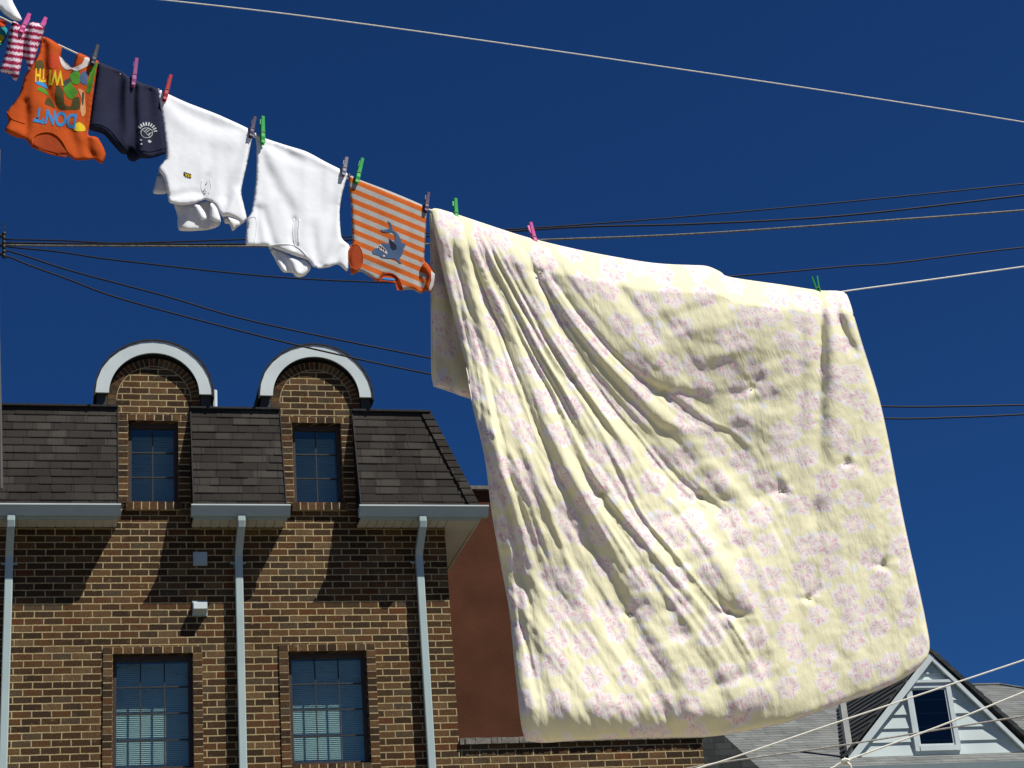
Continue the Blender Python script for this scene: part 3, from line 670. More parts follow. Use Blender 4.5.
class Cloth:
    """a hung piece of clothing: front and back layer meeting along a traced outline, puffed apart by T metres"""
    def __init__(s, outline, T=.0045, w=2.6, S=(), noise=(.0014, 26.0), off=0.0, smooth=True, tilt=0.0, Yf=None):
        s.poly = smooth_poly(outline) if smooth else [tuple(p) for p in outline]; s.T, s.w, s.S, s.nz, s.off, s.tilt = T, w, S, noise, off, tilt
        s.Yf = Yf or (lambda px, py: LY(px)); s.uvf = lambda px, py: (px*.01, py*.01); s.seed = len(outline)*3.7; s.amp = 1.3 if len(S) > 7 and off == 0.0 and T < .006 and tilt < .1 else .8
    def surf(s, px, py, side=1, extra=0.0, d=None):
        px = np.asarray(px, float); py = np.asarray(py, float)
        if d is None: d = poly_dist(px, py, s.poly)
        t = s.T*np.sqrt(np.clip(1-(1-np.clip(d/s.w, 0, 1))**2, 0, 1))
        k = np.clip(d/3.0, 0.25, 1)
        f = s.amp*strokes(px, py, s.S)*k + s.nz[0]*(vnoise(px/s.nz[1]+s.seed, py/(s.nz[1]*1.4)+s.seed)+.5*vnoise(px/s.nz[1]*2.3+9, py/s.nz[1]*1.7+s.seed))*k
        f = f + (.0007*vnoise(px/7.5+s.seed, py/60)+.0006*vnoise((px+.6*py)/8+s.seed, (px-py)/60)+.00012*vnoise(px/3.3, py/4.2+s.seed))*k
        f = f + s.tilt*np.clip(py-rope_y(px), 0, 200)*.003 + s.off
        return at(px, py, s.Yf(px, py)-(f+side*t+extra))
    def build(s, name, mat, parent=None, loc=None, step=2.2):
        b = resample(s.poly, step); P = np.array(b); nb = len(b)
        x0, y0 = P.min(0); x1, y1 = P.max(0)
        gx, gy = np.meshgrid(np.arange(x0, x1, step), np.arange(y0, y1, step*.9)); gx[1::2] += step/2
        gx, gy = gx.ravel(), gy.ravel(); m = inside(gx, gy, s.poly); gx, gy = gx[m], gy[m]
        m = poly_dist(gx, gy, s.poly) > step*.55; gx, gy = gx[m], gy[m]
        pts = [Vector(p) for p in b]+[Vector((x, y)) for x, y in zip(gx, gy)]
        V, E_, Fc, *_o = delaunay_2d_cdt(pts, [(i, (i+1) % nb) for i in range(nb)], [], 1, 1e-4)
        X = np.array([v[0] for v in V]); Yp = np.array([v[1] for v in V]); d = poly_dist(X, Yp, s.poly); edge = d < .02
        A = s.surf(X, Yp, 1, 0.0, d); B = s.surf(X, Yp, -1, 0.0, d)
        bm = BM(); uv = bm.loops.layers.uv.new('uv'); va = [bm.verts.new(p) for p in A]; vb = [va[i] if edge[i] else bm.verts.new(B[i]) for i in range(len(X))]
        U = s.uvf(X, Yp)
        for f in Fc:
            for q, rev in ((va, False), (vb, True)):
                idx = list(f)[::-1] if not rev else list(f)
                try: fc = bm.faces.new([q[i] for i in idx])
                except ValueError: continue
                fc.smooth = True
                for l, i in zip(fc.loops, idx): l[uv].uv = (U[0][i], U[1][i])
        bmesh.ops.recalc_face_normals(bm, faces=bm.faces)
        return obj(name, bm, mat, parent, loc)
    def decal(s, name, poly, mat, parent, extra=.0012, step=1.2):
        """a printed or sewn patch lying on the front layer"""
        b = resample(smooth_poly(poly) if name.endswith('patch') else poly, step); poly = b; nb = len(b); P = np.array(b); x0, y0 = P.min(0); x1, y1 = P.max(0)
        gx, gy = np.meshgrid(np.arange(x0, x1, step), np.arange(y0, y1, step)); gx, gy = gx.ravel(), gy.ravel()
        m = inside(gx, gy, poly)
        if m.any(): gx, gy = gx[m], gy[m]; m = poly_dist(gx, gy, poly) > step*.5; gx, gy = gx[m], gy[m]
        else: gx = gy = np.zeros(0)
        V, E_, Fc, *_o = delaunay_2d_cdt([Vector(p) for p in b]+[Vector(p) for p in zip(gx, gy)], [(i, (i+1) % nb) for i in range(nb)], [], 1, 1e-4)
        A = s.surf([v[0] for v in V], [v[1] for v in V], 1, extra); bm = BM(); va = [bm.verts.new(p) for p in A]
        for f in Fc:
            try: bm.faces.new([va[i] for i in list(f)[::-1]]).smooth = True
            except ValueError: pass
        return obj(name, bm, mat, parent)
    def text(s, name, txt, mat, parent, c, size, ang, extra=.0014, sx=1.0, warp=0.0):
        cu = bpy.data.curves.new('t', 'FONT'); cu.body = txt; cu.align_x = 'CENTER'; cu.align_y = 'CENTER'; cu.size = size; cu.offset = size*.035
        o = bpy.data.objects.new('t', cu); COL.objects.link(o); dg = bpy.context.evaluated_depsgraph_get(); me = bpy.data.meshes.new_from_object(o.evaluated_get(dg))
        bpy.data.objects.remove(o); bm = BM(); bm.from_mesh(me); bpy.data.meshes.remove(me)
        bmesh.ops.triangulate(bm, faces=bm.faces)
        for _ in range(2):
            e = [q for q in bm.edges if q.calc_length() > 1.6]
            if e: bmesh.ops.subdivide_edges(bm, edges=e, cuts=1); bmesh.ops.triangulate(bm, faces=bm.faces)
        ca, sa = math.cos(ang), math.sin(ang)
        X = np.array([v.co.x*sx for v in bm.verts]); Y = np.array([-v.co.y+warp*(v.co.x/size)**2 for v in bm.verts])
        A = s.surf(c[0]+X*ca-Y*sa, c[1]+X*sa+Y*ca, 1, extra)
        for v, p in zip(bm.verts, A): v.co = p
        bmesh.ops.recalc_face_normals(bm, faces=bm.faces); return obj(name, bm, mat, parent)
    def band(s, name, pts, mat, parent, r=.004, extra=0.0, closed=False):
        P = catmull([(x, y, 0) for x, y in pts], 5); A = s.surf(P[:, 0], P[:, 1], 1, extra); bm = BM(); tube(bm, A, r, 8, closed); return obj(name, bm, mat, parent, smooth=True)

def crop(ox, oy, k, pts): return [(ox+x/k, oy+y/k) for x, y in pts]

M['white_cloth'] = make_cloth('white_cotton', (0.735, 0.76, 0.79), crease=30, crease_d=.0018, var=.02)
M['shaded_white'] = make_cloth('white_cotton_shaded', (0.66, 0.68, 0.72), crease=30, crease_d=.0018, var=.02)  # darker copy of the white cotton, shade put into its colour
M['navy'] = make_cloth('navy_jersey', (0.014, 0.017, 0.040), crease=20, crease_d=.004, var=.12)
M['orange'] = make_cloth('orange_cotton', (0.40, 0.062, 0.007), crease=22, crease_d=.005, var=.05)
M['shaded_orange'] = make_cloth('orange_shaded', (0.30, 0.045, 0.010), crease=22, crease_d=.003, var=.08)  # darker copy of the orange, painted shade for the shirt openings
M['grey_cloth'] = make_cloth('grey_marl', (0.42, 0.43, 0.42), crease=22, crease_d=.003, var=.08)
M['teal'] = make_cloth('teal_cotton', (0.02, 0.22, 0.24), crease=14, crease_d=.004, var=.1)
M['yellow_cloth'] = make_cloth('yellow_print', (0.58, 0.42, 0.02), crease=22, crease_d=.003, var=.12)
M['blue_print'] = make_cloth('blue_print', (0.03, 0.20, 0.46), crease=60, crease_d=.002, var=.18)
M['green_print'] = make_cloth('green_print', (0.06, 0.22, 0.02), crease=60, crease_d=.002, var=.45)
M['olive_print'] = make_cloth('olive_print', (0.06, 0.05, 0.014), crease=60, crease_d=.002, var=.3)
M['dark_print'] = make_cloth('dark_print', (0.05, 0.055, 0.05), crease=60, crease_d=.002, var=.3)
M['pale_print'] = make_cloth('pale_print', (0.50, 0.46, 0.46), crease=60, crease_d=.002, var=.25)
M['tan_print'] = make_cloth('tan_print', (0.55, 0.27, 0.12), crease=60, crease_d=.002, var=.25)
M['red_print'] = make_cloth('red_print', (0.45, 0.05, 0.015), crease=60, crease_d=.002, var=.25)
M['shark'] = make_cloth('slate_blue_print', (0.055, 0.10, 0.19), crease=60, crease_d=.002, var=.2)
M['crest'] = make_cloth('pale_crest_print', (0.50, 0.54, 0.54), crease=60, crease_d=.002, var=.25)
M['black_print'] = make_cloth('black_print', (0.03, 0.025, 0.02), crease=60, crease_d=.002, var=.2)
def make_stripes(name, a, b, period, duty, soft=.04, wob=0.0):
    m, nt, bs = new_mat(name, 0.9, 0.12); g = N(nt); co = obj_co(g); u, v, _ = g.sep(uv_co(g))
    vv = g.m('ADD', g.m('DIVIDE', v, period), g.m('MULTIPLY', g.m('SUBTRACT', g.noise(uv_co(g), 0.6, 2.0), .5), wob))
    f = g.m('FRACT', vv); tri = g.m('ABSOLUTE', g.m('SUBTRACT', f, .5)); k = g.step(tri, duty/2-soft, duty/2+soft)
    c = g.mix(k, a, b); n = g.noise(co, 260.0, 2.0)
    c = g.mix(.5, c, g.ramp(n, [(0.3, (.75, .75, .75)), (.7, (1.2, 1.2, 1.2))]), 'MULTIPLY')
    nt.links.new(c, bs.inputs['Base Color']); g.bump(g.noise(co, 22.0, 5.0), .6, .003, bs); return m
M['orange_grey'] = make_stripes('orange_and_grey_stripes', (0.46, 0.10, 0.014), (0.33, 0.33, 0.32), 9.35, .52)
M['pink_white'] = make_stripes('pink_and_white_stripes', (0.27, 0.010, 0.055), (0.58, 0.48, 0.55), 6.4, .52, .05, .8)

# ------------------------------------------------------------------ garments
def hung(name, label, cat, px, py, group='washing hung on the line'):
    return thing(name, label, cat, tuple(at(px, py, LY(px))), group)

# white shirt with the badge
t = hung('white_shirt', 'white polo shirt hung upside down with a small black and yellow badge', 'shirt', 205, 114)
c1 = Cloth(crop(145, 80, 4.8, [(60, 46), (95, 60), (200, 108), (350, 166), (505, 238), (516, 262), (490, 400), (462, 530), (474, 600), (488, 665), (465, 690), (440, 668), (405, 655), (372, 655), (358, 640), (335, 600), (290, 575), (230, 595), (170, 600), (116, 588), (108, 550), (90, 470), (68, 440), (66, 415), (95, 385), (101, 350), (85, 200)]),
    T=.0045, w=2.6, S=[(crop(145, 80, 4.8, [(95, 70), (180, 150), (330, 215), (500, 250)]), -.008, -.003, 7, 5), (crop(145, 80, 4.8, [(110, 110), (240, 250), (420, 300), (495, 275)]), .006, .002, 10, 8),
      (crop(145, 80, 4.8, [(470, 290), (420, 430), (380, 560)]), -.005, -.008, 6, 5), (crop(145, 80, 4.8, [(440, 540), (400, 640)]), .008, .01, 4, 4), (crop(145, 80, 4.8, [(130, 560), (220, 540), (280, 560)]), -.006, -.004, 4, 4), (crop(145, 80, 4.8, [(300, 460), (270, 540)]), -.004, -.006, 3, 4)], tilt=.10)
c1.build('body', M['white_cloth'], t)
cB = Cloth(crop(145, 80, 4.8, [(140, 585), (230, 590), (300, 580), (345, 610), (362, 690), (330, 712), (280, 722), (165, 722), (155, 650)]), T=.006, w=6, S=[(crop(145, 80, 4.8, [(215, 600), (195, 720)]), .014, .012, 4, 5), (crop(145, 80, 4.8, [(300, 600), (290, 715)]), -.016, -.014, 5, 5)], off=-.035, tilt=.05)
cB.build('collar', M['shaded_white'], t)
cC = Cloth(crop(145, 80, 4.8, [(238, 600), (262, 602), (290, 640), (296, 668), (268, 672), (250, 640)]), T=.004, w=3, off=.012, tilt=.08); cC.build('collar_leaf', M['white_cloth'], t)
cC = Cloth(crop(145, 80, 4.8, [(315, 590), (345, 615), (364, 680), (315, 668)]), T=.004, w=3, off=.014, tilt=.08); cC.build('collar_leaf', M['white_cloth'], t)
cD = Cloth(crop(145, 80, 4.8, [(64, 445), (90, 470), (108, 540), (60, 548), (37, 540), (50, 490)]), T=.006, w=5, off=-.03, tilt=.02); cD.build('sleeve', M['shaded_white'], t)
cD = Cloth(crop(145, 80, 4.8, [(372, 655), (405, 660), (440, 672), (468, 690), (445, 705), (420, 726), (404, 690), (385, 690)]), T=.006, w=5, off=-.025, tilt=.02); cD.build('sleeve', M['shaded_white'], t)
c1.decal('badge', crop(145, 80, 4.8, [(186, 440), (222, 452), (222, 472), (186, 458)]), M['black_print'], t, .0015)
for q in ([(190, 445), (194, 446), (198, 456), (202, 449), (206, 450), (199, 464), (196, 462)], [(204, 452), (213, 454), (212, 458), (207, 458), (213, 462), (212, 467), (204, 463), (205, 459), (208, 460)], [(215, 455), (220, 457), (219, 468), (215, 467)]):
    c1.decal('badge_letter', crop(145, 80, 4.8, q), M['yellow_cloth'], t, .0030, .6)
for q in ([(272, 478), (270, 520), (285, 545)], [(312, 476), (316, 520), (305, 545)]): c1.band('placket_seam', crop(145, 80, 4.8, q+[q[-1]]) if False else crop(145, 80, 4.8, q), M['white_cloth'], t, .0009, .0004)
for q in ((297, 492), (287, 524), (292, 535)):
    p = c1.surf(*[np.array(v) for v in (145+q[0]/4.8, 80+q[1]/4.8)], 1, .002); bm = BM(); tube(bm, [p, p+NV*.0025], .0018, 12); obj('button', bm, M['grey_cloth'], t)

# plain white shirt
K = lambda p: crop(240, 110, 4.39, p)
t = hung('white_shirt', 'plain white polo shirt hung upside down between two green clothespins', 'shirt', 300, 156)
c2 = Cloth(K([(60, 98), (80, 108), (115, 126), (200, 154), (290, 182), (380, 230), (466, 274), (470, 292), (446, 380), (437, 450), (446, 560), (482, 600), (476, 690), (468, 708), (430, 678), (390, 690), (345, 696), (315, 684), (300, 660), (240, 640), (150, 606), (118, 598), (60, 596), (25, 590), (30, 500), (28, 480), (52, 440), (70, 300), (72, 150)]), T=.0045, w=2.6,
    S=[(K([(110, 140), (210, 190), (330, 240), (460, 285)]), -.012, -.004, 6, 6), (K([(240, 180), (330, 235), (420, 265)]), .007, .004, 6, 6), (K([(80, 130), (130, 280), (220, 430), (235, 480)]), -.010, -.005, 6, 7), (K([(110, 160), (200, 330), (300, 460)]), .008, .003, 9, 9), (K([(235, 480), (228, 560), (240, 600)]), -.007, -.008, 2.5, 3), (K([(100, 440), (130, 540), (150, 600)]), -.008, -.008, 5, 4), (K([(75, 430), (80, 600)]), -.008, -.004, 3, 4),
       (K([(420, 420), (390, 560), (350, 690)]), -.006, -.012, 7, 5), (K([(460, 600), (430, 640), (420, 690)]), -.010, -.012, 4, 4), (K([(320, 520), (345, 690)]), -.004, -.01, 6, 4)], tilt=.10)
c2.build('body', M['white_cloth'], t)
cB = Cloth(K([(125, 600), (160, 612), (230, 640), (290, 655), (312, 690), (290, 724), (262, 735), (240, 728), (230, 715), (190, 712), (172, 690), (150, 650)]), T=.008, w=6, S=[(K([(175, 620), (215, 700)]), -.012, -.016, 4, 4), (K([(225, 630), (250, 720)]), .014, .012, 5, 5)], off=-.012, tilt=.08)
cB.build('collar', M['white_cloth'], t)
c2.band('placket_seam', K([(238, 478), (233, 520), (236, 570), (246, 605)]), M['white_cloth'], t, .0014, .0003)
c2.band('placket_seam', K([(262, 480), (256, 530), (258, 590)]), M['white_cloth'], t, .0018, .0002)
c2.band('collar_seam', K([(122, 596), (170, 590), (225, 592), (262, 610), (305, 655)]), M['white_cloth'], t, .0018, .0004)
c2.band('sleeve_seam', K([(28, 480), (65, 470), (72, 520), (62, 594)]), M['white_cloth'], t, .0012, .0001)

# striped shirt with the shark
K = lambda p: crop(335, 150, 5.12, p)
t = hung('striped_shirt', 'orange and grey striped shirt with a blue shark print', 'shirt', 390, 196)
c3 = Cloth(K([(70, 126), (110, 146), (300, 218), (472, 292), (481, 302), (470, 320), (463, 450), (458, 566), (480, 590), (513, 632), (506, 690), (492, 726), (462, 716), (440, 738), (400, 716), (360, 716), (335, 720), (318, 690), (300, 650), (250, 640), (215, 672), (180, 652), (130, 622), (84, 640), (76, 600), (70, 540), (88, 470), (82, 300)]), T=.0045, w=2.6,
    S=[(K([(90, 150), (110, 300), (150, 430)]), -.005, -.002, 6, 9), (K([(450, 580), (432, 650), (445, 725)]), -.012, -.014, 3, 3), (K([(150, 590), (250, 610), (330, 640)]), -.006, -.004, 5, 5), (K([(280, 250), (300, 420), (300, 560)]), .006, .004, 18, 16)], tilt=.10)
hd = (math.cos(math.atan2(292-126, 472-70)), math.sin(math.atan2(292-126, 472-70)))
c3.uvf = lambda px, py: ((px-349)*hd[0]+(py-175)*hd[1], -(px-349)*hd[1]+(py-175)*hd[0]+.9)
c3.build('body', M['orange_grey'], t)
cS = Cloth(K([(440, 600), (466, 575), (512, 632), (506, 690), (490, 728), (456, 712), (470, 650)]), T=.009, w=5, off=.006, tilt=.10); cS.build('sleeve', M['orange'], t)
cS.decal('cuff', K([(492, 618), (512, 634), (505, 690), (490, 722), (478, 716), (492, 670)]), M['grey_cloth'], t, .0016)
ell = [(355.6+7.3*math.cos(a)+.6*math.sin(a), 257.2+12.6*math.sin(a)) for a in np.linspace(0, 2*math.pi, 24, endpoint=False)]
c3.decal('sleeve_hole_shade', ell, M['shaded_orange'], t, .0022)  # flat darker disc on the cloth paints the shade of the sleeve hole
c3.band('sleeve_hem', ell[::2], M['orange'], t, .0017, .0016, True)
nk = K([(228, 655), (245, 632), (290, 630), (325, 652), (345, 690), (348, 718), (318, 718), (308, 680), (280, 655), (245, 664), (225, 676)])
c3.decal('neck_hole_shade', nk, M['shaded_orange'], t, .0025)  # no real hole: the neck's inner shade is a darker shape
c3.band('neck_band', K([(222, 668), (240, 640), (285, 632), (322, 655), (342, 695), (346, 716)]), M['orange'], t, .0022, .0022)
c3.band('neck_band', K([(222, 672), (260, 672), (300, 678), (316, 684)]), M['orange'], t, .0022, .002)
c3.decal('neck_label', K([(244, 652), (308, 660), (306, 667), (244, 661)]), M['blue_print'], t, .0048, .8)
Q = lambda p: [(375+x/15.36, 215+y/15.36) for x, y in p]
sk = c3.decal('shark_print', Q([(75, 222), (130, 232), (200, 215), (232, 195), (220, 140), (190, 85), (230, 110), (258, 145), (270, 205), (275, 235), (320, 258), (360, 305), (390, 360), (408, 430), (475, 440), (462, 485), (440, 510), (430, 580), (410, 620), (375, 660), (385, 710), (412, 748), (370, 735), (320, 680), (250, 665), (180, 665), (110, 650), (60, 620), (-20, 600), (-45, 565), (-20, 520), (30, 508), (110, 545), (180, 590), (195, 575), (150, 510), (85, 445), (110, 432), (180, 440), (218, 445), (222, 400), (215, 335), (240, 375), (280, 415), (305, 390), (310, 330), (290, 280), (260, 255), (190, 268), (120, 262)]), M['shark'], t, .0016)
c3.decal('shark_teeth', Q([(85, 448), (150, 510), (195, 578), (180, 600), (110, 552), (35, 512), (28, 490), (60, 500), (68, 460)]), M['pale_print'], t, .0022, .8)
for q in ([(66, 470), (84, 520), (98, 480)], [(98, 482), (118, 540), (132, 505)], [(130, 505), (150, 568), (162, 535)], [(40, 512), (62, 500), (70, 525)]): c3.decal('shark_gap', Q(q), M['black_print'], t, .0030, .6)
c3.decal('shark_eye', Q([(138+18*math.cos(a), 628+16*math.sin(a)) for a in np.linspace(0, 6.28, 10, endpoint=False)]), M['pale_print'], t, .0024, .6)
c3.decal('shark_fin', Q([(225, 400), (240, 375), (285, 420), (330, 470), (330, 520), (280, 540), (240, 500)]), M['navy'], t, .0024, .8)

# navy shorts
K = lambda p: crop(80, 50, 6.4, p)
t = hung('navy_shorts', 'navy blue shorts with a round white crest on one leg', 'shorts', 130, 79)
c4 = Cloth(K([(116, 86), (180, 100), (260, 135), (330, 178), (400, 212), (496, 248), (512, 310), (530, 450), (551, 645), (535, 668), (450, 690), (385, 680), (345, 640), (322, 625), (302, 660), (270, 655), (215, 590), (170, 535), (120, 512), (62, 500), (66, 420), (92, 250)]), T=.0045, w=2.6,
    S=[(K([(345, 190), (340, 350), (345, 520), (340, 640)]), -.014, -.020, 4, 6), (K([(310, 190), (300, 380), (315, 600)]), .010, .012, 6, 8), (K([(380, 220), (370, 400), (385, 640)]), .008, .008, 6, 7), (K([(200, 130), (185, 300), (220, 470)]), -.008, -.004, 6, 8), (K([(260, 150), (250, 320), (280, 520)]), -.010, -.006, 5, 7), (K([(150, 110), (130, 300), (110, 480)]), .006, .006, 9, 10), (K([(450, 260), (460, 420), (480, 650)]), -.006, -.004, 6, 8), (K([(420, 240), (415, 380)]), -.006, -.002, 5, 6)], tilt=.08)
c4.build('body', M['navy'], t)
cB = Cloth(K([(300, 640), (345, 620), (450, 660), (540, 640), (545, 664), (450, 694), (385, 694), (342, 717), (305, 695)]), T=.010, w=5, off=-.030, tilt=.08); cB.build('leg', M['navy'], t)
cB = Cloth(K([(64, 480), (120, 490), (190, 540), (260, 620), (302, 640), (296, 668), (262, 662), (205, 600), (150, 540), (64, 512)]), T=.010, w=5, off=-.030, tilt=.08); cB.build('leg', M['navy'], t)
c4.band('hem_seam', K([(66, 470), (130, 478), (190, 510), (250, 580), (300, 640)]), M['navy'], t, .0018, .0004)
c4.band('hem_seam', K([(385, 640), (450, 650), (548, 625)]), M['navy'], t, .0018, .0004)
Q = lambda p: [(130+x/19.2, 110+y/19.2) for x, y in p]
c4.band('crest_ring', Q([(320+112*math.cos(a), 440+95*math.sin(a)) for a in np.linspace(0, 2*math.pi, 16, endpoint=False)]), M['crest'], t, .0012, .0006, True)
for q in ([(250, 390), (330, 470), (400, 540)], [(300, 440), (400, 370)], [(320, 480), (430, 430)], [(270, 420), (350, 360), (430, 390)], [(345, 500), (400, 440)]): c4.band('crest_line', Q(q), M['crest'], t, .0011, .0006)
for a in np.linspace(-2.5, -.15, 9):
    cxx, cyy = 320+170*math.cos(a), 430+165*math.sin(a); dx, dy = math.cos(a)*34, math.sin(a)*34; ex, ey = -math.sin(a)*13, math.cos(a)*13
    c4.decal('crest_letter', Q([(cxx-dx-ex, cyy-dy-ey), (cxx+dx-ex, cyy+dy-ey), (cxx+dx+ex, cyy+dy+ey), (cxx-dx+ex, cyy-dy+ey)]), M['crest'], t, .0016, .8)
for q in ([(335, 590), (380, 570), (420, 610), (370, 635)], [(205, 640), (235, 635), (235, 665), (205, 668)], [(195, 560), (230, 570), (225, 590), (195, 580)]): c4.decal('crest_letter', Q(q), M['crest'], t, .0016, .8)

# orange print shirt
K = lambda p: crop(0, 20, 5.12, p)
t = hung('orange_shirt', 'orange shirt with blue and yellow upside down lettering and green splashes', 'shirt', 55, 44)
c5 = Cloth(K([(212, 86), (262, 100), (316, 140), (312, 190), (345, 232), (372, 245), (384, 202), (402, 168), (462, 194), (480, 208), (505, 212), (484, 330), (460, 520), (452, 590), (500, 602), (541, 682), (522, 736), (480, 712), (440, 718), (382, 716), (340, 692), (262, 690), (166, 652), (132, 612), (80, 600), (25, 568), (44, 520), (34, 472), (95, 390), (130, 280), (182, 200), (205, 150)]), T=.0045, w=2.6,
    S=[(K([(222, 110), (225, 250), (245, 380), (290, 470)]), -.022, -.012, 5, 7), (K([(262, 120), (270, 280), (330, 420)]), .014, .006, 7, 10), (K([(195, 170), (180, 300), (160, 420)]), .010, .006, 6, 8), (K([(372, 250), (330, 330), (290, 430)]), -.012, -.008, 6, 8), (K([(470, 240), (440, 400), (440, 560)]), -.010, -.012, 5, 6), (K([(130, 420), (135, 520), (130, 600)]), -.012, -.014, 4, 4), (K([(450, 590), (452, 660), (480, 705)]), -.014, -.014, 4, 4), (K([(350, 560), (390, 640), (400, 700)]), -.010, -.010, 6, 6), (K([(30, 560), (100, 570), (160, 640)]), .008, .006, 5, 5)], tilt=.10)
c5.build('body', M['orange'], t)
P8 = lambda p: [(28+x/9.6, 50+y/9.6) for x, y in p]
c5.decal('olive_patch', P8([(270, 350), (300, 340), (340, 400), (350, 520), (410, 540), (430, 470), (490, 450), (500, 560), (440, 575), (350, 570), (290, 560), (265, 470)]), M['olive_print'], t, 0.0007)
c5.decal('olive_patch', P8([(190, 450), (235, 500), (260, 560), (215, 540), (160, 515)]), M['olive_print'], t, 0.0007)
c5.decal('olive_patch', P8([(75, 110), (140, 100), (150, 180), (70, 190)]), M['olive_print'], t, 0.0007)
c5.decal('green_patch', P8([(345, 340), (400, 290), (430, 340), (475, 400), (460, 440), (415, 475), (370, 440), (345, 390)]), M['green_print'], t, 0.0011)
c5.decal('green_patch', P8([(400, 240), (480, 200), (500, 280), (480, 330), (430, 320)]), M['green_print'], t, 0.0011)
c5.decal('green_patch', P8([(600, 190), (650, 130), (668, 120), (640, 240), (600, 405), (560, 400), (580, 290)]), M['green_print'], t, 0.0011)
c5.decal('green_patch', P8([(100, 360), (160, 370), (200, 440), (150, 410), (95, 390)]), M['green_print'], t, 0.0011)
c5.decal('dark_patch', P8([(340, 300), (395, 270), (410, 300), (350, 350), (330, 340)]), M['dark_print'], t, 0.0014)
c5.decal('dark_patch', P8([(420, 190), (500, 180), (470, 250), (410, 270)]), M['dark_print'], t, 0.0008)
c5.decal('pale_patch', P8([(300, 60), (370, 120), (420, 175), (370, 190), (325, 150)]), M['pale_print'], t, 0.0011)
c5.decal('pale_patch', P8([(420, 180), (520, 130), (545, 70), (590, 80), (595, 130), (540, 170), (470, 200)]), M['pale_print'], t, 0.0011)
c5.decal('pale_patch', P8([(510, 220), (575, 200), (570, 290), (560, 340), (495, 300)]), M['shark'], t, 0.0010)
c5.decal('pale_patch', P8([(480, 370), (540, 400), (550, 520), (555, 600), (520, 640), (500, 560), (515, 470)]), M['tan_print'], t, 0.0011)
c5.decal('dark_patch', P8([(520, 410), (540, 410), (532, 520), (518, 520)]), M['dark_print'], t, 0.0016)
c5.decal('blue_patch', P8([(70, 300), (130, 300), (180, 340), (190, 375), (140, 350), (80, 325)]), M['blue_print'], t, 0.0011)
c5.decal('yellow_patch', P8([(450, 720), (490, 690), (545, 730), (550, 775), (470, 780), (435, 760)]), M['yellow_cloth'], t, 0.0011)
c5.decal('red_patch', P8([(185, 60), (250, 30), (300, 90), (290, 160), (230, 180), (190, 140)]), M['red_print'], t, 0.0007)
c5.text('blue_lettering', "DON'T", M['blue_print'], t, (55.5, 117.3), 19.5, math.pi+.17, .0014, .70)
c5.text('yellow_lettering', "WI", M['yellow_cloth'], t, (56.0, 77.0), 20.0, math.pi+.05, .0016, .58)
c5.text('yellow_lettering', "TH", M['yellow_cloth'], t, (40.5, 74.5), 18.0, math.pi+.05, .0016, .46)
c5.decal('neck_hole_shade', K([(172, 645), (178, 612), (215, 590), (262, 592), (305, 625), (342, 676), (330, 694), (262, 672), (205, 660)]), M['shaded_orange'], t, .0022)  # shade inside the neck, laid on as a darker flat shape
c5.band('neck_band', K([(164, 645), (168, 605), (210, 578), (268, 580), (315, 618), (350, 682)]), M['orange'], t, .0028, .0016)
c5.band('neck_band', K([(164, 648), (210, 666), (262, 686), (340, 700)]), M['orange'], t, .0026, .001)
c5.band('sleeve_hem', K([(36, 470), (60, 505), (100, 522), (128, 530)]), M['orange'], t, .0016, .0006)

# striped pink garment, and the two pieces that run out of the picture
K = lambda p: crop(0, 0, 9.3, p)
t = hung('striped_leggings', 'pink and white striped leggings folded over the line by pink clothespins', 'leggings', 30, 32)
c6 = Cloth(K([(112, 205), (150, 205), (205, 250), (242, 272), (278, 212), (330, 206), (412, 242), (402, 310), (362, 420), (332, 520), (292, 660), (264, 650), (240, 560), (215, 545), (200, 600), (160, 745), (122, 740), (108, 700), (0, 660), (30, 560), (60, 450), (80, 330)]), T=.020, w=5, S=[(K([(225, 270), (215, 400), (225, 560)]), -.022, -.022, 4, 4), (K([(140, 250), (130, 450), (150, 650)]), .014, .010, 5, 5), (K([(330, 230), (290, 400), (270, 620)]), .014, .010, 5, 5), (K([(380, 300), (330, 440)]), -.010, -.008, 3, 3)], tilt=.10)
c6.uvf = lambda px, py: (px, py-.15*px)
c6.build('body', M['pink_white'], t)
t = hung('teal_garment', 'teal patterned garment hanging at the far left of the line', 'clothing', -20, 8)
c7 = Cloth([(-75, -8), (-40, 5), (-4, 17), (6, 26), (8, 33), (4, 43), (0, 48), (-30, 70), (-70, 60)], T=.0045, w=2.6, tilt=.2, off=-.02); c7.build('body', M['teal'], t)
c7.decal('yellow_patch', [(-3, 37), (2, 34.5), (4.5, 38), (1, 42), (-4, 42)], M['yellow_cloth'], t, .002)
c7.decal('red_patch', [(-3, 20), (3, 19.5), (7, 23), (4, 26.5), (-4, 25)], M['red_print'], t, .002)
t = hung('white_cloth', 'white cloth whose corner hangs into the top left of the picture', 'cloth', -20, -5)
c8 = Cloth([(-90, -60), (-20, -40), (6, -18), (13, 2), (22, 20), (13, 20), (4, 14), (-8, 6), (-60, 10), (-90, -20)], T=.012, w=7, tilt=.3, off=.03); c8.build('body', M['white_cloth'], t)

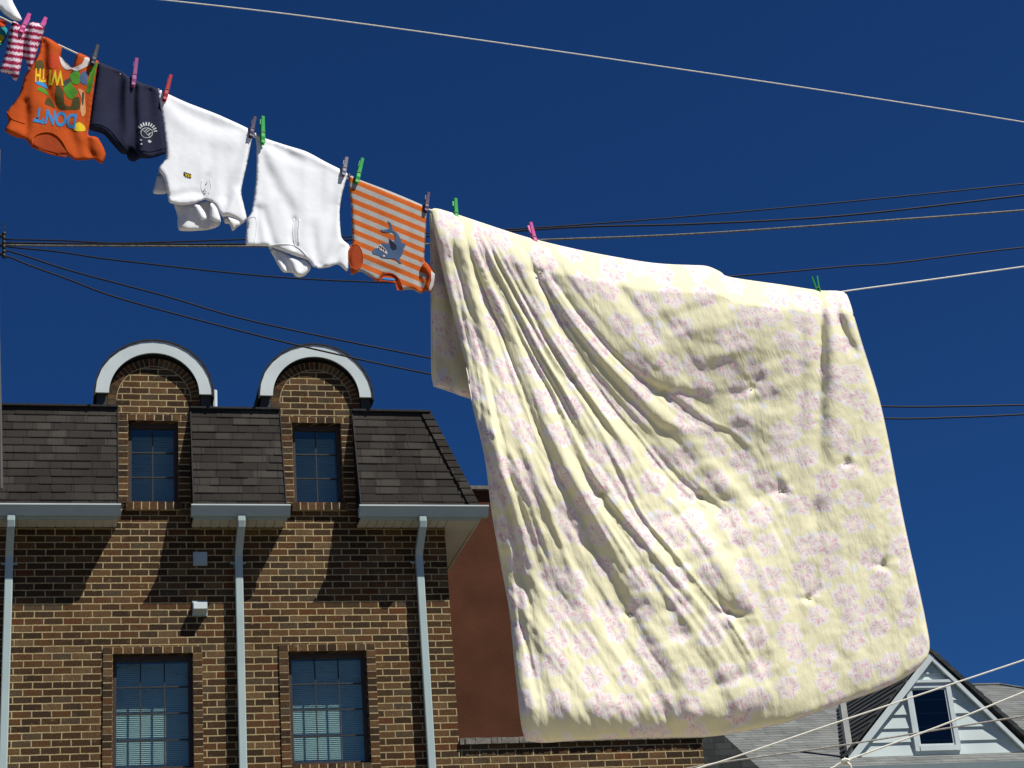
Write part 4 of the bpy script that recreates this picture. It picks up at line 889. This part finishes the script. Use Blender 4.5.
# ================================================================== quilt
def make_quilt_mat():
    m, nt, b = new_mat('yellow_floral_cotton', 0.9, 0.10); g = N(nt); uv = uv_co(g); co = obj_co(g)
    wv = g.n('VectorMath', operation='SCALE'); nz = g.n('TexNoise'); g.put(nz.inputs['Vector'], uv); nz.inputs['Scale'].default_value = 26; nz.inputs['Detail'].default_value = 2
    sb = g.n('VectorMath', operation='SUBTRACT'); g.put(sb.inputs[0], nz.outputs['Color']); sb.inputs[1].default_value = (.5, .5, .5)
    g.put(wv.inputs[0], sb.outputs[0]); wv.inputs['Scale'].default_value = .012
    ad = g.n('VectorMath', operation='ADD'); g.put(ad.inputs[0], uv); g.put(ad.inputs[1], wv.outputs[0])
    def flowers(scale, rnd, R, npet, off):
        of = g.n('VectorMath', operation='ADD'); g.put(of.inputs[0], ad.outputs[0]); of.inputs[1].default_value = (off, off*.7, 0)
        v = g.n('TexVoronoi', voronoi_dimensions='2D', feature='F1'); g.put(v.inputs['Vector'], of.outputs[0]); v.inputs['Scale'].default_value = scale; v.inputs['Randomness'].default_value = rnd
        d = g.n('VectorMath', operation='SUBTRACT'); g.put(d.inputs[0], of.outputs[0]); g.put(d.inputs[1], v.outputs['Position'])
        x, y, _ = g.sep(d.outputs[0]); r = g.m('SQRT', g.m('ADD', g.m('MULTIPLY', x, x), g.m('MULTIPLY', y, y)))
        rc = g.sep(v.outputs['Color']); th = g.m('ADD', g.m('ARCTAN2', y, x), g.m('MULTIPLY', rc[0], 6.28))
        return r, th, rc
    r, th, rc = flowers(9.4, 0.60, .042, 6, 0.0)
    Rr_ = g.m('MULTIPLY', g.m('ADD', .036, g.m('MULTIPLY', rc[1], .008)), g.m('ADD', .84, g.m('MULTIPLY', g.m('ABSOLUTE', g.m('COSINE', g.m('MULTIPLY', th, 3.0))), .30)))
    rn = g.m('DIVIDE', r, Rr_)
    fl = g.step(rn, 1.06, .94)
    # streaks on the petals
    st = g.noise(g.xyz(g.m('MULTIPLY', th, 3.2), g.m('MULTIPLY', rn, 1.6), g.m('MULTIPLY', rc[2], 40.0)), 1.5, 3.0, .6)
    pk = g.m('MULTIPLY', g.step(st, .47, .60), g.m('MULTIPLY', g.step(rn, .22, .42), g.step(rn, .97, .70)))
    ctr = g.step(rn, .30, .12)
    yel = g.ramp(g.noise(uv, 5.0, 3.0), [(.3, (.70, .67, .455)), (.7, (.74, .715, .50))])
    pet = g.mix(g.step(rn, .55, .95), (.72, .68, .705), (.73, .73, .78))
    pet = g.mix(g.m('MULTIPLY', g.noise(uv, 70.0, 2.0), .5), pet, (.73, .63, .67))
    pet = g.mix(g.m('MULTIPLY', pk, .9), pet, (.64, .33, .45)); pet = g.mix(g.m('MULTIPLY', ctr, .6), pet, (.74, .68, .46))
    c = g.mix(g.m('MULTIPLY', g.m('MULTIPLY', fl, .8), g.step(g.noise(uv, 60.0, 4.0, .7), .25, .5)), yel, pet)
    r2, th2, rc2 = flowers(11.0, .9, .016, 5, 3.37)       # small pale buds between
    bud = g.m('MULTIPLY', g.step(g.m('DIVIDE', r2, g.m('ADD', .010, g.m('MULTIPLY', g.m('ABSOLUTE', g.m('COSINE', g.m('MULTIPLY', th2, 2.5))), .006))), 1.1, .8), g.step(rc2[0], .45, .55))
    c = g.mix(g.m('MULTIPLY', g.m('MULTIPLY', bud, g.m('SUBTRACT', 1.0, fl)), .8), c, (.70, .70, .76))
    nt.links.new(c, b.inputs['Base Color'])
    mp = g.n('Mapping'); g.put(mp.inputs[0], uv); mp.inputs['Rotation'].default_value = (0, 0, .5); mp.inputs['Scale'].default_value = (2.6, .7, 1)
    cr = g.noise(mp.outputs[0], 26.0, 4.0, .58); cr2 = g.noise(uv, 120.0, 3.0, .6)
    rn_ = g.n('TexNoise', noise_type='RIDGED_MULTIFRACTAL', normalize=True); g.put(rn_.inputs['Vector'], mp.outputs[0]); rn_.inputs['Scale'].default_value = 17; rn_.inputs['Detail'].default_value = 4; crr = rn_.outputs[0]
    g.bump(g.m('ADD', cr, g.m('ADD', g.m('MULTIPLY', cr2, .10), g.m('MULTIPLY', crr, .16))), .75, .0042, b)
    b.inputs['Subsurface Weight'].default_value = .12; b.inputs['Subsurface Radius'].default_value = (1.0, .92, .55); b.inputs['Subsurface Scale'].default_value = .014
    return m
M['quilt'] = make_quilt_mat()
M['piping'] = make_cloth('pale_piping', (.72, .70, .62), crease=60, crease_d=.001)

def edge_curve(pts, n):
    P = catmull([(x, y, 0) for x, y in pts], 10)[:, :2]; L = np.concatenate([[0], np.cumsum(np.hypot(*np.diff(P, axis=0).T))]); L /= L[-1]
    s = np.linspace(0, 1, n); return np.stack([np.interp(s, L, P[:, 0]), np.interp(s, L, P[:, 1])], 1)
NU, NVV = 250, 280
DROP = np.array([0, 6.0])
top = edge_curve([(430, 208), (437, 210.5), (455, 216), (488, 227), (529, 240), (584, 253), (639, 263), (666, 266), (690, 267), (706, 268), (718, 273), (730, 279), (784, 287), (817, 292), (832, 292.5), (846, 293)], NU)+DROP*.25
bot = edge_curve([(526, 740), (545, 742), (581, 739.5), (658, 737), (708, 736), (739, 731.5), (788, 721.5), (837, 704.5), (886, 686.5), (915, 670), (927, 657)], NU)
lef = edge_curve([(430, 208), (447, 286), (464, 354), (472, 400), (485, 455), (492, 509), (501.5, 564), (510, 610), (513, 641), (518, 691), (522, 725), (526, 740)], NVV); lef[:, 1] += np.linspace(1.5, 0, NVV)
rig = edge_curve([(846, 293), (850, 303), (860.5, 339), (877, 392), (888, 440), (902, 514), (918, 587), (925, 620), (929, 644), (927, 657)], NVV); rig[:, 1] += np.linspace(1.5, 0, NVV)
u = np.linspace(0, 1, NU)[None, :, None]; v = np.linspace(0, 1, NVV)[:, None, None]
G = (1-v)*top[None]+v*bot[None]+(1-u)*lef[:, None]+u*rig[:, None]-((1-u)*(1-v)*top[0]+u*(1-v)*top[-1]+(1-u)*v*bot[0]+u*v*bot[-1])
PX, PY = G[..., 0], G[..., 1]; U2 = np.broadcast_to(u[..., 0], PX.shape); V2 = np.broadcast_to(v[..., 0], PX.shape)
TUFT = [(541, 274), (572, 380), (664, 391), (751, 389), (601, 494), (700, 498), (781, 492), (845, 464), (630, 615), (725, 613), (806, 600), (881, 567)]
# the diagonal pleats: valley lines ordered from left to right, with the height of the pleat that rises on their right
PLEAT = [
 ([(424, 200), (430, 214), (447, 290), (472, 402), (501, 564), (518, 691), (526, 745)], [(210, .004), (300, .012), (740, .010)]),
 ([(436, 200), (440, 214), (455, 270), (470, 340), (484, 400), (502, 480), (520, 560), (540, 640), (556, 745)], [(210, .006), (300, .010), (500, .008), (740, .006)]),
 ([(448, 200), (455, 230), (470, 300), (485, 360), (505, 430), (528, 505), (556, 580), (590, 650), (622, 700), (650, 745)], [(215, .008), (330, .018), (500, .020), (620, .016), (680, .010), (740, .004)]),
 ([(456, 200), (463, 228), (478, 272), (493, 312), (512, 360), (532, 408), (552, 455), (574, 502), (589, 536), (607, 572), (629, 614), (648, 648), (670, 682), (700, 745)], [(215, .010), (300, .022), (450, .026), (600, .036), (625, .022), (740, .008)]),
 ([(462, 200), (470, 226), (488, 268), (506, 305), (524, 342), (540, 372), (552, 396), (565, 427), (580, 458), (601, 494), (622, 519), (643, 543), (662, 570), (690, 606), (715, 640), (742, 680), (780, 745)], [(215, .012), (300, .026), (400, .030), (485, .044), (505, .034), (570, .028), (610, .016), (650, .005), (690, 0)]),
 ([(474, 200), (482, 225), (500, 256), (518, 288), (538, 325), (556, 354), (572, 380), (600, 424), (625, 474), (648, 518), (678, 555), (704, 589), (724, 613), (750, 650), (800, 745)], [(215, .010), (290, .022), (370, .038), (400, .028), (520, .038), (600, .042), (616, .014), (636, .005), (665, 0)]),
 ([(500, 200), (516, 236), (530, 256), (544, 286), (560, 316), (580, 348), (604, 386), (624, 415), (642, 438), (660, 460), (680, 481), (700, 498), (740, 540), (820, 745)], [(225, .008), (275, .026), (320, .014), (420, .018), (488, .026), (512, .010), (600, 0)]),
 ([(520, 200), (534, 240), (548, 268), (568, 298), (590, 325), (612, 350), (640, 374), (664, 392), (700, 420), (760, 470), (900, 745)], [(238, .006), (290, .024), (340, .034), (388, .034), (402, .012), (440, 0)]),
 ([(570, 200), (588, 240), (604, 264), (626, 292), (650, 318), (676, 342), (700, 362), (724, 382), (752, 410), (810, 470), (950, 745)], [(238, 0), (740, 0)]),
]
def pleats(px, py):
    ys = np.arange(190, 760.0); X = []
    for pts, _ in PLEAT:
        c = catmull([(x, y, 0) for x, y in pts], 10); X.append(np.interp(ys, c[:, 1], c[:, 0]))
    h = np.zeros(px.shape)
    wx = px+1.6*vnoise(px/80+1, py/90)+.35*vnoise(px/30, py/36)          # no line runs perfectly smooth
    for k in range(len(PLEAT)-1):
        l = np.interp(py, ys, X[k]); rr = np.maximum(np.interp(py, ys, X[k+1]), l+4); t = (wx-l)/(rr-l); am = PLEAT[k][1]
        A = .46*np.interp(py, [q[0] for q in am], [q[1] for q in am])*np.clip((rr-l)/26, .25, 1.15)
        c = .34; up = np.sin(math.pi/2*np.clip(t/c, 0, 1))**.9; uu = np.clip((t-c)/(1-c), 0, 1); dn = 1-uu*uu*(3-2*uu)
        rip = .0046*(1-2*np.abs(vnoise((k+t)*2.3+2, py/210+1)))+.0026*(1-2*np.abs(vnoise((k+t)*4.9, py/130+3)))+.0012*vnoise((k+t)*13, py/60)
        fade = np.interp(py, [215, 275, 540, 690], [0, 1, 1, .45])*np.clip((len(PLEAT)-1-k-t)/1.4, 0, 1)*np.clip((835-px-.25*(py-500))/80, 0, 1)*np.clip((rr-l)/14, .2, 1)
        h += np.where((t >= 0) & (t < 1), A*np.where(t < c, up, dn)+rip*fade, 0)
    return h
FOLD = [
 ([(440, 230), (452, 290), (466, 350), (482, 410)], .005, .004, 6, 8),
 ([(560, 470), (575, 520), (592, 560), (610, 600)], .005, .006, 5, 6),
 ([(622, 470), (645, 515), (668, 545), (690, 575)], .005, .006, 5, 6),
 ([(606, 510), (630, 545), (655, 590), (680, 640)], -.006, -.004, 6, 9),
 ([(640, 620), (664, 650), (684, 690), (696, 722)], .010, .010, 8, 9),
 ([(700, 640), (716, 690), (730, 722)], -.006, -.010, 9, 10),
 ([(530, 600), (545, 650), (556, 700)], .006, .006, 10, 10),
 ([(575, 620), (592, 665), (604, 715)], .006, .006, 9, 9),
 ([(820, 293), (820, 345), (819, 390), (818, 436), (817, 480), (813, 515)], -.034, -.012, 7, 11),
 ([(828, 296), (830, 345), (831, 400), (830, 450)], .022, .008, 7, 10),
 ([(808, 296), (809, 345), (806, 372)], .012, .008, 8, 8),
 ([(806, 370), (802, 400), (798, 440), (794, 470)], -.008, -.004, 6, 10),
 ([(813, 515), (808, 540), (801, 566), (789, 607), (778, 640), (758, 664), (720, 690)], -.014, -.006, 11, 16),
 ([(831, 297), (836, 319), (844, 338), (852, 352)], -.028, -.012, 5, 6),
 ([(839, 298), (846, 318), (854, 340)], .014, .006, 6, 6),
 ([(788, 289), (789, 300), (784, 320)], -.020, -.004, 3, 6),
 ([(796, 291), (797, 310), (790, 340)], .010, .003, 5, 8),
 ([(784, 303), (768, 352), (756, 380)], -.010, -.018, 9, 9),
 ([(724, 278), (726, 290), (716, 285), (705, 272)], -.020, -.012, 4, 3),
 ([(845, 465), (846, 440), (846, 415)], -.012, -.004, 4, 6),
 ([(852, 468), (868, 500), (880, 540)], .006, .004, 8, 9),
 ([(806, 600), (812, 590), (815, 570)], -.014, -.006, 4, 7),
 ([(806, 602), (840, 640), (862, 672)], .006, .003, 9, 12),
 ([(881, 567), (883, 545), (878, 500)], -.012, -.003, 4, 7),
 ([(664, 391), (700, 396), (751, 390)], -.004, -.005, 5, 5),
 ([(700, 498), (740, 502), (781, 493)], -.004, -.005, 5, 5),
 ([(725, 613), (745, 615), (766, 608)], -.012, -.004, 4, 6),
 ([(600, 262), (640, 300), (690, 326), (740, 326), (780, 305)], .006, .004, 14, 14),
 ([(560, 255), (600, 290), (640, 330)], .006, .004, 7, 8),
 ([(800, 300), (801, 380), (792, 450), (777, 520), (757, 580), (726, 640)], -.005, -.006, 8, 11),
 ([(793, 296), (786, 360), (776, 430), (760, 500), (740, 555)], .004, .005, 9, 12),
 ([(770, 296), (757, 345), (742, 372)], .005, .004, 8, 9),
 ([(832, 340), (836, 420), (828, 500), (815, 560), (790, 640), (760, 690)], .004, .006, 9, 14),
 ([(846, 350), (858, 420), (862, 500), (850, 580), (830, 650)], -.004, -.004, 8, 12),
 ([(860, 380), (876, 460), (884, 540), (890, 620)], .004, .003, 9, 12),
 ([(650, 300), (672, 330), (712, 346), (752, 334), (776, 306)], -.004, -.003, 6, 7),
 ([(666, 398), (690, 425), (725, 434), (752, 415), (768, 380)], .005, .004, 9, 9),
 ([(690, 440), (716, 462), (748, 458), (774, 425)], -.004, -.003, 7, 7),
 ([(706, 506), (728, 530), (756, 526), (782, 498)], .005, .004, 9, 9),
 ([(716, 545), (738, 560), (764, 548), (790, 515)], -.004, -.003, 7, 8),
 ([(730, 622), (748, 640), (776, 628), (800, 600)], .005, .004, 9, 9),
]
def quilt_height(px, py):
    h = .75*strokes(px, py, FOLD)+pleats(px, py)
    for tx, ty in TUFT:
        r = np.hypot(px-tx, (py-ty)*1.1); a = np.arctan2(py-ty, px-tx)
        h += -.010*np.exp(-(r/5)**2) - .006*np.exp(-(r/22)**2) + .0012*np.sin(a*5+tx)*np.exp(-((r-13)/9)**2)
    # pillows sagging between the rows of ties, in the middle
    win = np.exp(-((px-712)/74)**4)
    yk = np.arange(200, 780.0)
    def saw(y, knots):
        t = np.interp(yk, [k[0] for k in knots], [k[1] for k in knots]); ker = np.exp(-(np.arange(-24, 25)/9.0)**2); t = np.convolve(np.pad(t, 24, mode='edge'), ker/ker.sum(), 'valid')
        return np.interp(y, yk, t)
    sag = saw(py-.06*(px-712), [(262, 0), (285, .030), (305, .042), (350, .030), (388, .004), (400, .004), (420, .032), (440, .040), (470, .026), (497, .004), (515, .012), (535, .030), (560, .026), (600, .006), (618, .004), (645, .022), (690, .022), (740, 0)])
    h += .36*win*sag
    h += .0012*win*np.sin((py+.10*np.abs(px-712)+5*vnoise(px/34, py/30))/5.6)*(.5+.5*vnoise(px/28+4, py/15))*np.exp(-((py-400)/130)**2)
    # loose billow of the whole cloth, wrinkles
    h += .030*vnoise(px/120+3.1, py/140+1.7)
    q = (px*.80-py*.60); p = (px*.60+py*.80); lf = 1-.8*np.clip((px-690)/70, 0, 1)
    h += (.0028*vnoise(q/17, p/260+5)+.0010*vnoise(q/7+3, p/190)+.0006*vnoise(q/3.4+8, p/140))*lf*(1-.6*win)
    h += (.0030*vnoise(px/17, py/90+2)+.0009*vnoise(px/7+3, py/34))*(1-lf)
    h += .0022*win*vnoise(px/52+2, py/10+.03*px)+.0008*vnoise(px/13+5, py/13)+.0004*vnoise(px/5, py/5)
    return h
def grid_normals(P):
    du = np.gradient(P, axis=1); dv = np.gradient(P, axis=0); n = np.cross(dv, du); return n/np.linalg.norm(n, axis=2, keepdims=True)
rc = .030
lean = np.array([0.10, -0.985, 0.0]); lean /= np.linalg.norm(lean)
ramp = np.clip(V2/.06, 0, 1)
base = at(PX, PY, LY(PX))
H = quilt_height(PX, PY)*ramp**.7
fwd = rc*np.sin(ramp*math.pi/2)+.07*V2-.060*np.clip((V2-.93)/.07, 0, 1)**2*(1-.85*np.clip((U2-.42)/.25, 0, 1))-.020*np.clip((.035-U2)/.035, 0, 1)**2    # hangs off the rope, bottom blown forward
front = at(PX, PY, LY(PX)-fwd-H)
# back flap: shorter, seen past the left edge
NB = 130
bl = edge_curve([(430, 208), (431, 260), (431.5, 330), (432, 372), (434, 386)], NB); bl[:, 1] += np.linspace(1.5, 0, NB)
bb = edge_curve([(434, 386), (450, 391), (470, 398), (520, 410), (640, 432), (760, 446), (856, 452)], NU)
brt = edge_curve([(846, 293), (850, 330), (853, 390), (856, 452)], NB); brt[:, 1] += np.linspace(1.5, 0, NB)
vb = np.linspace(0, 1, NB)[:, None, None]
GB = (1-vb)*top[None]+vb*bb[None]+(1-u)*bl[:, None]+u*brt[:, None]-((1-u)*(1-vb)*top[0]+u*(1-vb)*top[-1]+(1-u)*vb*bb[0]+u*vb*bb[-1])
BX, BY = GB[..., 0], GB[..., 1]; V3 = np.broadcast_to(vb[..., 0], BX.shape)
rb = np.clip(V3/.12, 0, 1)
back = at(BX, BY, LY(BX)+(rc*np.sin(rb*math.pi/2)+.03*V3+(.012*vnoise(BX/30, BY/50)+.006*vnoise(BX/11+5, BY/24))*rb))
P = np.concatenate([back[:0:-1], front], 0); rows = P.shape[0]
VV = np.concatenate([-V3[:0:-1]*.62, V2*1.62], 0); UU = np.broadcast_to(u[..., 0], (rows, NU))*1.36
ed = np.minimum(np.minimum(UU, 1.36-UU), np.minimum(VV+.62, 1.62-VV)); tt = .012*np.sqrt(np.clip(1-(1-np.clip(ed/.035, 0, 1))**2, 0, 1))
def blur(a, sg):
    k = np.exp(-(np.arange(-3*sg, 3*sg+1)/sg)**2/2); k /= k.sum(); n = 3*sg
    for ax in (0, 1):
        p = np.pad(a, [(n, n) if i == ax else (0, 0) for i in (0, 1)], mode='edge'); a = np.apply_along_axis(lambda v: np.convolve(v, k, 'valid'), ax, p)
    return a
nn = grid_normals(np.concatenate([back[:0:-1], at(PX, PY, LY(PX)-fwd-blur(H, 3))], 0))     # normals of the sheet without its finest wrinkles
if nn[-40, NU//2] @ lean < 0: nn = -nn
tk = tt[..., None]*nn
sides = []
A = P+tk; B = P-tk
idx = np.arange(rows*NU).reshape(rows, NU); border = np.zeros((rows, NU), bool); border[0] = border[-1] = True; border[:, 0] = border[:, -1] = True
idb = np.where(border, idx, idx+rows*NU)
allv = np.concatenate([A.reshape(-1, 3), B.reshape(-1, 3)])
fa = np.stack([idx[:-1, :-1], idx[1:, :-1], idx[1:, 1:], idx[:-1, 1:]], -1).reshape(-1, 4)
fb = np.stack([idb[:-1, :-1], idb[:-1, 1:], idb[1:, 1:], idb[1:, :-1]], -1).reshape(-1, 4)
me = bpy.data.meshes.new('quilt'); me.from_pydata(allv.tolist(), [], np.concatenate([fa, fb]).tolist())
uvl = me.uv_layers.new(name='uv'); fuv = np.stack([np.concatenate([UU.ravel()]*2), np.concatenate([VV.ravel()]*2)], 1)
li = np.zeros(len(me.loops), np.int32); me.loops.foreach_get('vertex_index', li); uvl.data.foreach_set('uv', fuv[li].astype(np.float32).ravel())
bm = BM(); bm.from_mesh(me); bpy.data.meshes.remove(me)
loose = [w for w in bm.verts if not w.link_faces]; bmesh.ops.delete(bm, geom=loose, context='VERTS')
for f in bm.faces: f.smooth = True
qt = thing('quilt', 'large pale yellow quilt with pink flowers draped over the clothesline', 'quilt', tuple(at(640, 262, LY(640))))
obj('cover', bm, M['quilt'], qt)
rim = np.concatenate([P[:, 0][::1], P[-1, 1:], P[::-1, -1][1:], P[0, ::-1][1:-1]])[::3]
bm = BM(); tube(bm, rim, .0022, 6, True); obj('piping', bm, M['piping'], qt, smooth=True)
for tx, ty in TUFT:
    i = np.unravel_index(np.argmin((PX-tx)**2+(PY-ty)**2), PX.shape); p = A[NB-1+i[0], i[1]]; bm = BM()
    for k in range(3):
        a = random.uniform(0, 6.28); e = np.array([math.cos(a)*.012, -.006, math.sin(a)*.008-.004]); tube(bm, [p-lean*.002, p+e*.5+lean*.004, p+e+lean*.003], .0011, 5)
    obj('tie_thread', bm, M['piping'], qt)

# ================================================================== clothespins
PINCOL = {'pink': (0.55, 0.06, 0.28), 'purple': (0.25, 0.05, 0.20), 'red': (0.33, 0.008, 0.02), 'green': (0.01, 0.33, 0.055), 'dark': (0.025, 0.03, 0.045), 'violet': (0.05, 0.035, 0.09), 'grey': (0.17, 0.17, 0.21)}
for k, c in PINCOL.items(): M['pin_'+k] = simple('peg_plastic_'+k, c, 0.55, 0.08, 30, 0, 0.25)
def pin(px0, py0, px1, py1, colr, label, front=.030, turn=0.0, wide=.0135, over=0.0):
    """px0,py0 the free end, px1,py1 the biting end"""
    Y = float(LY(px1))-front; a = atv(px0, py0, Y+.012); b = atv(px1+(px1-px0)*over, py1+(py1-py0)*over, Y); L = (a-b).length; zax = (a-b).normalized()
    yax = Vector((math.sin(turn), -math.cos(turn), 0)); yax = (yax-zax*yax.dot(zax)).normalized(); xax = yax.cross(zax)
    T = lambda x, y, z: b+xax*x+yax*y+zax*z
    t = thing('clothespin', label, 'clothespin', tuple(b+zax*L*.45), 'plastic clothespins on the line')
    for s in (1, -1):
        prof = [(0, .0035, .006), (.10, .0022, .0065), (.22, .0045, .0068), (.42, .0030, .0066), (.62, .0042, .0064), (1.0, .0075, .0056)]
        bm = BM(); rg = []
        for z, y, wd in prof:
            th = .0042; w2 = wide/2*wd/.0066
            rg.append([bm.verts.new(T(xx, s*(y+yy), z*L)) for xx, yy in ((-w2, 0), (w2, 0), (w2, th*.7), (w2*.7, th), (-w2*.7, th), (-w2, th*.7))])
        for A_, B_ in zip(rg, rg[1:]):
            for k in range(6): bm.faces.new((A_[k], A_[(k+1) % 6], B_[(k+1) % 6], B_[k]))
        bm.faces.new(rg[0]); bm.faces.new(rg[-1]); bmesh.ops.recalc_face_normals(bm, faces=bm.faces); obj('half', bm, M['pin_'+colr], t)
    bm = BM(); tube(bm, [T(-wide*.62, .0, .46*L), T(wide*.62, 0, .46*L)], .0024, 10)
    tube(bm, [T(wide*.55, 0, .46*L), T(wide*.56, .0085, .40*L), T(-wide*.56, .0085, .40*L), T(-wide*.55, 0, .46*L)], .0010, 5); obj('spring', bm, M['wire_grey'], t)
pin(29.0, 15.6, 22.6, 29, 'pink', 'pink clothespin at the left side of the striped leggings', .030, .12, over=.3)
pin(45.3, 19.5, 41.0, 28, 'pink', 'pink clothespin at the right side of the striped leggings', .013, .12, over=.5)
pin(97.3, 46.8, 92.5, 64.5, 'dark', 'dark clothespin between the orange shirt and the navy shorts', .019, .12)
pin(136.2, 60, 133, 86, 'purple', 'magenta clothespin in the middle of the navy shorts', .015, .12)
pin(170.3, 76.6, 164.4, 100.3, 'red', 'red clothespin at the left corner of the badged white shirt', .017, .12)
pin(254.4, 118.5, 250.6, 136.9, 'violet', 'dark blue clothespin at the right corner of the badged white shirt', .017, .12)
pin(262.3, 118, 262.8, 143.7, 'green', 'green clothespin at the left corner of the plain white shirt', .017, .12)
pin(346, 159, 343.2, 175.8, 'grey', 'grey clothespin at the right corner of the plain white shirt', .017, .12)
pin(361.8, 159.8, 356.5, 183, 'green', 'green clothespin at the left corner of the striped shark shirt', .015, .12)
pin(427.8, 194, 425.8, 211.5, 'violet', 'dark violet clothespin at the right corner of the striped shark shirt', .015, .12)
pin(454.8, 200, 456, 216, 'green', 'green clothespin on the quilt near its left corner', .012, .12, over=.45)
pin(529.8, 224, 534.5, 240, 'pink', 'pink clothespin on the sloping top of the quilt', .012, .12, over=.45)
pin(814.6, 277, 818.2, 291, 'green', 'green clothespin near the right end of the quilt, two prongs apart', .012, 1.25, .014, .5)
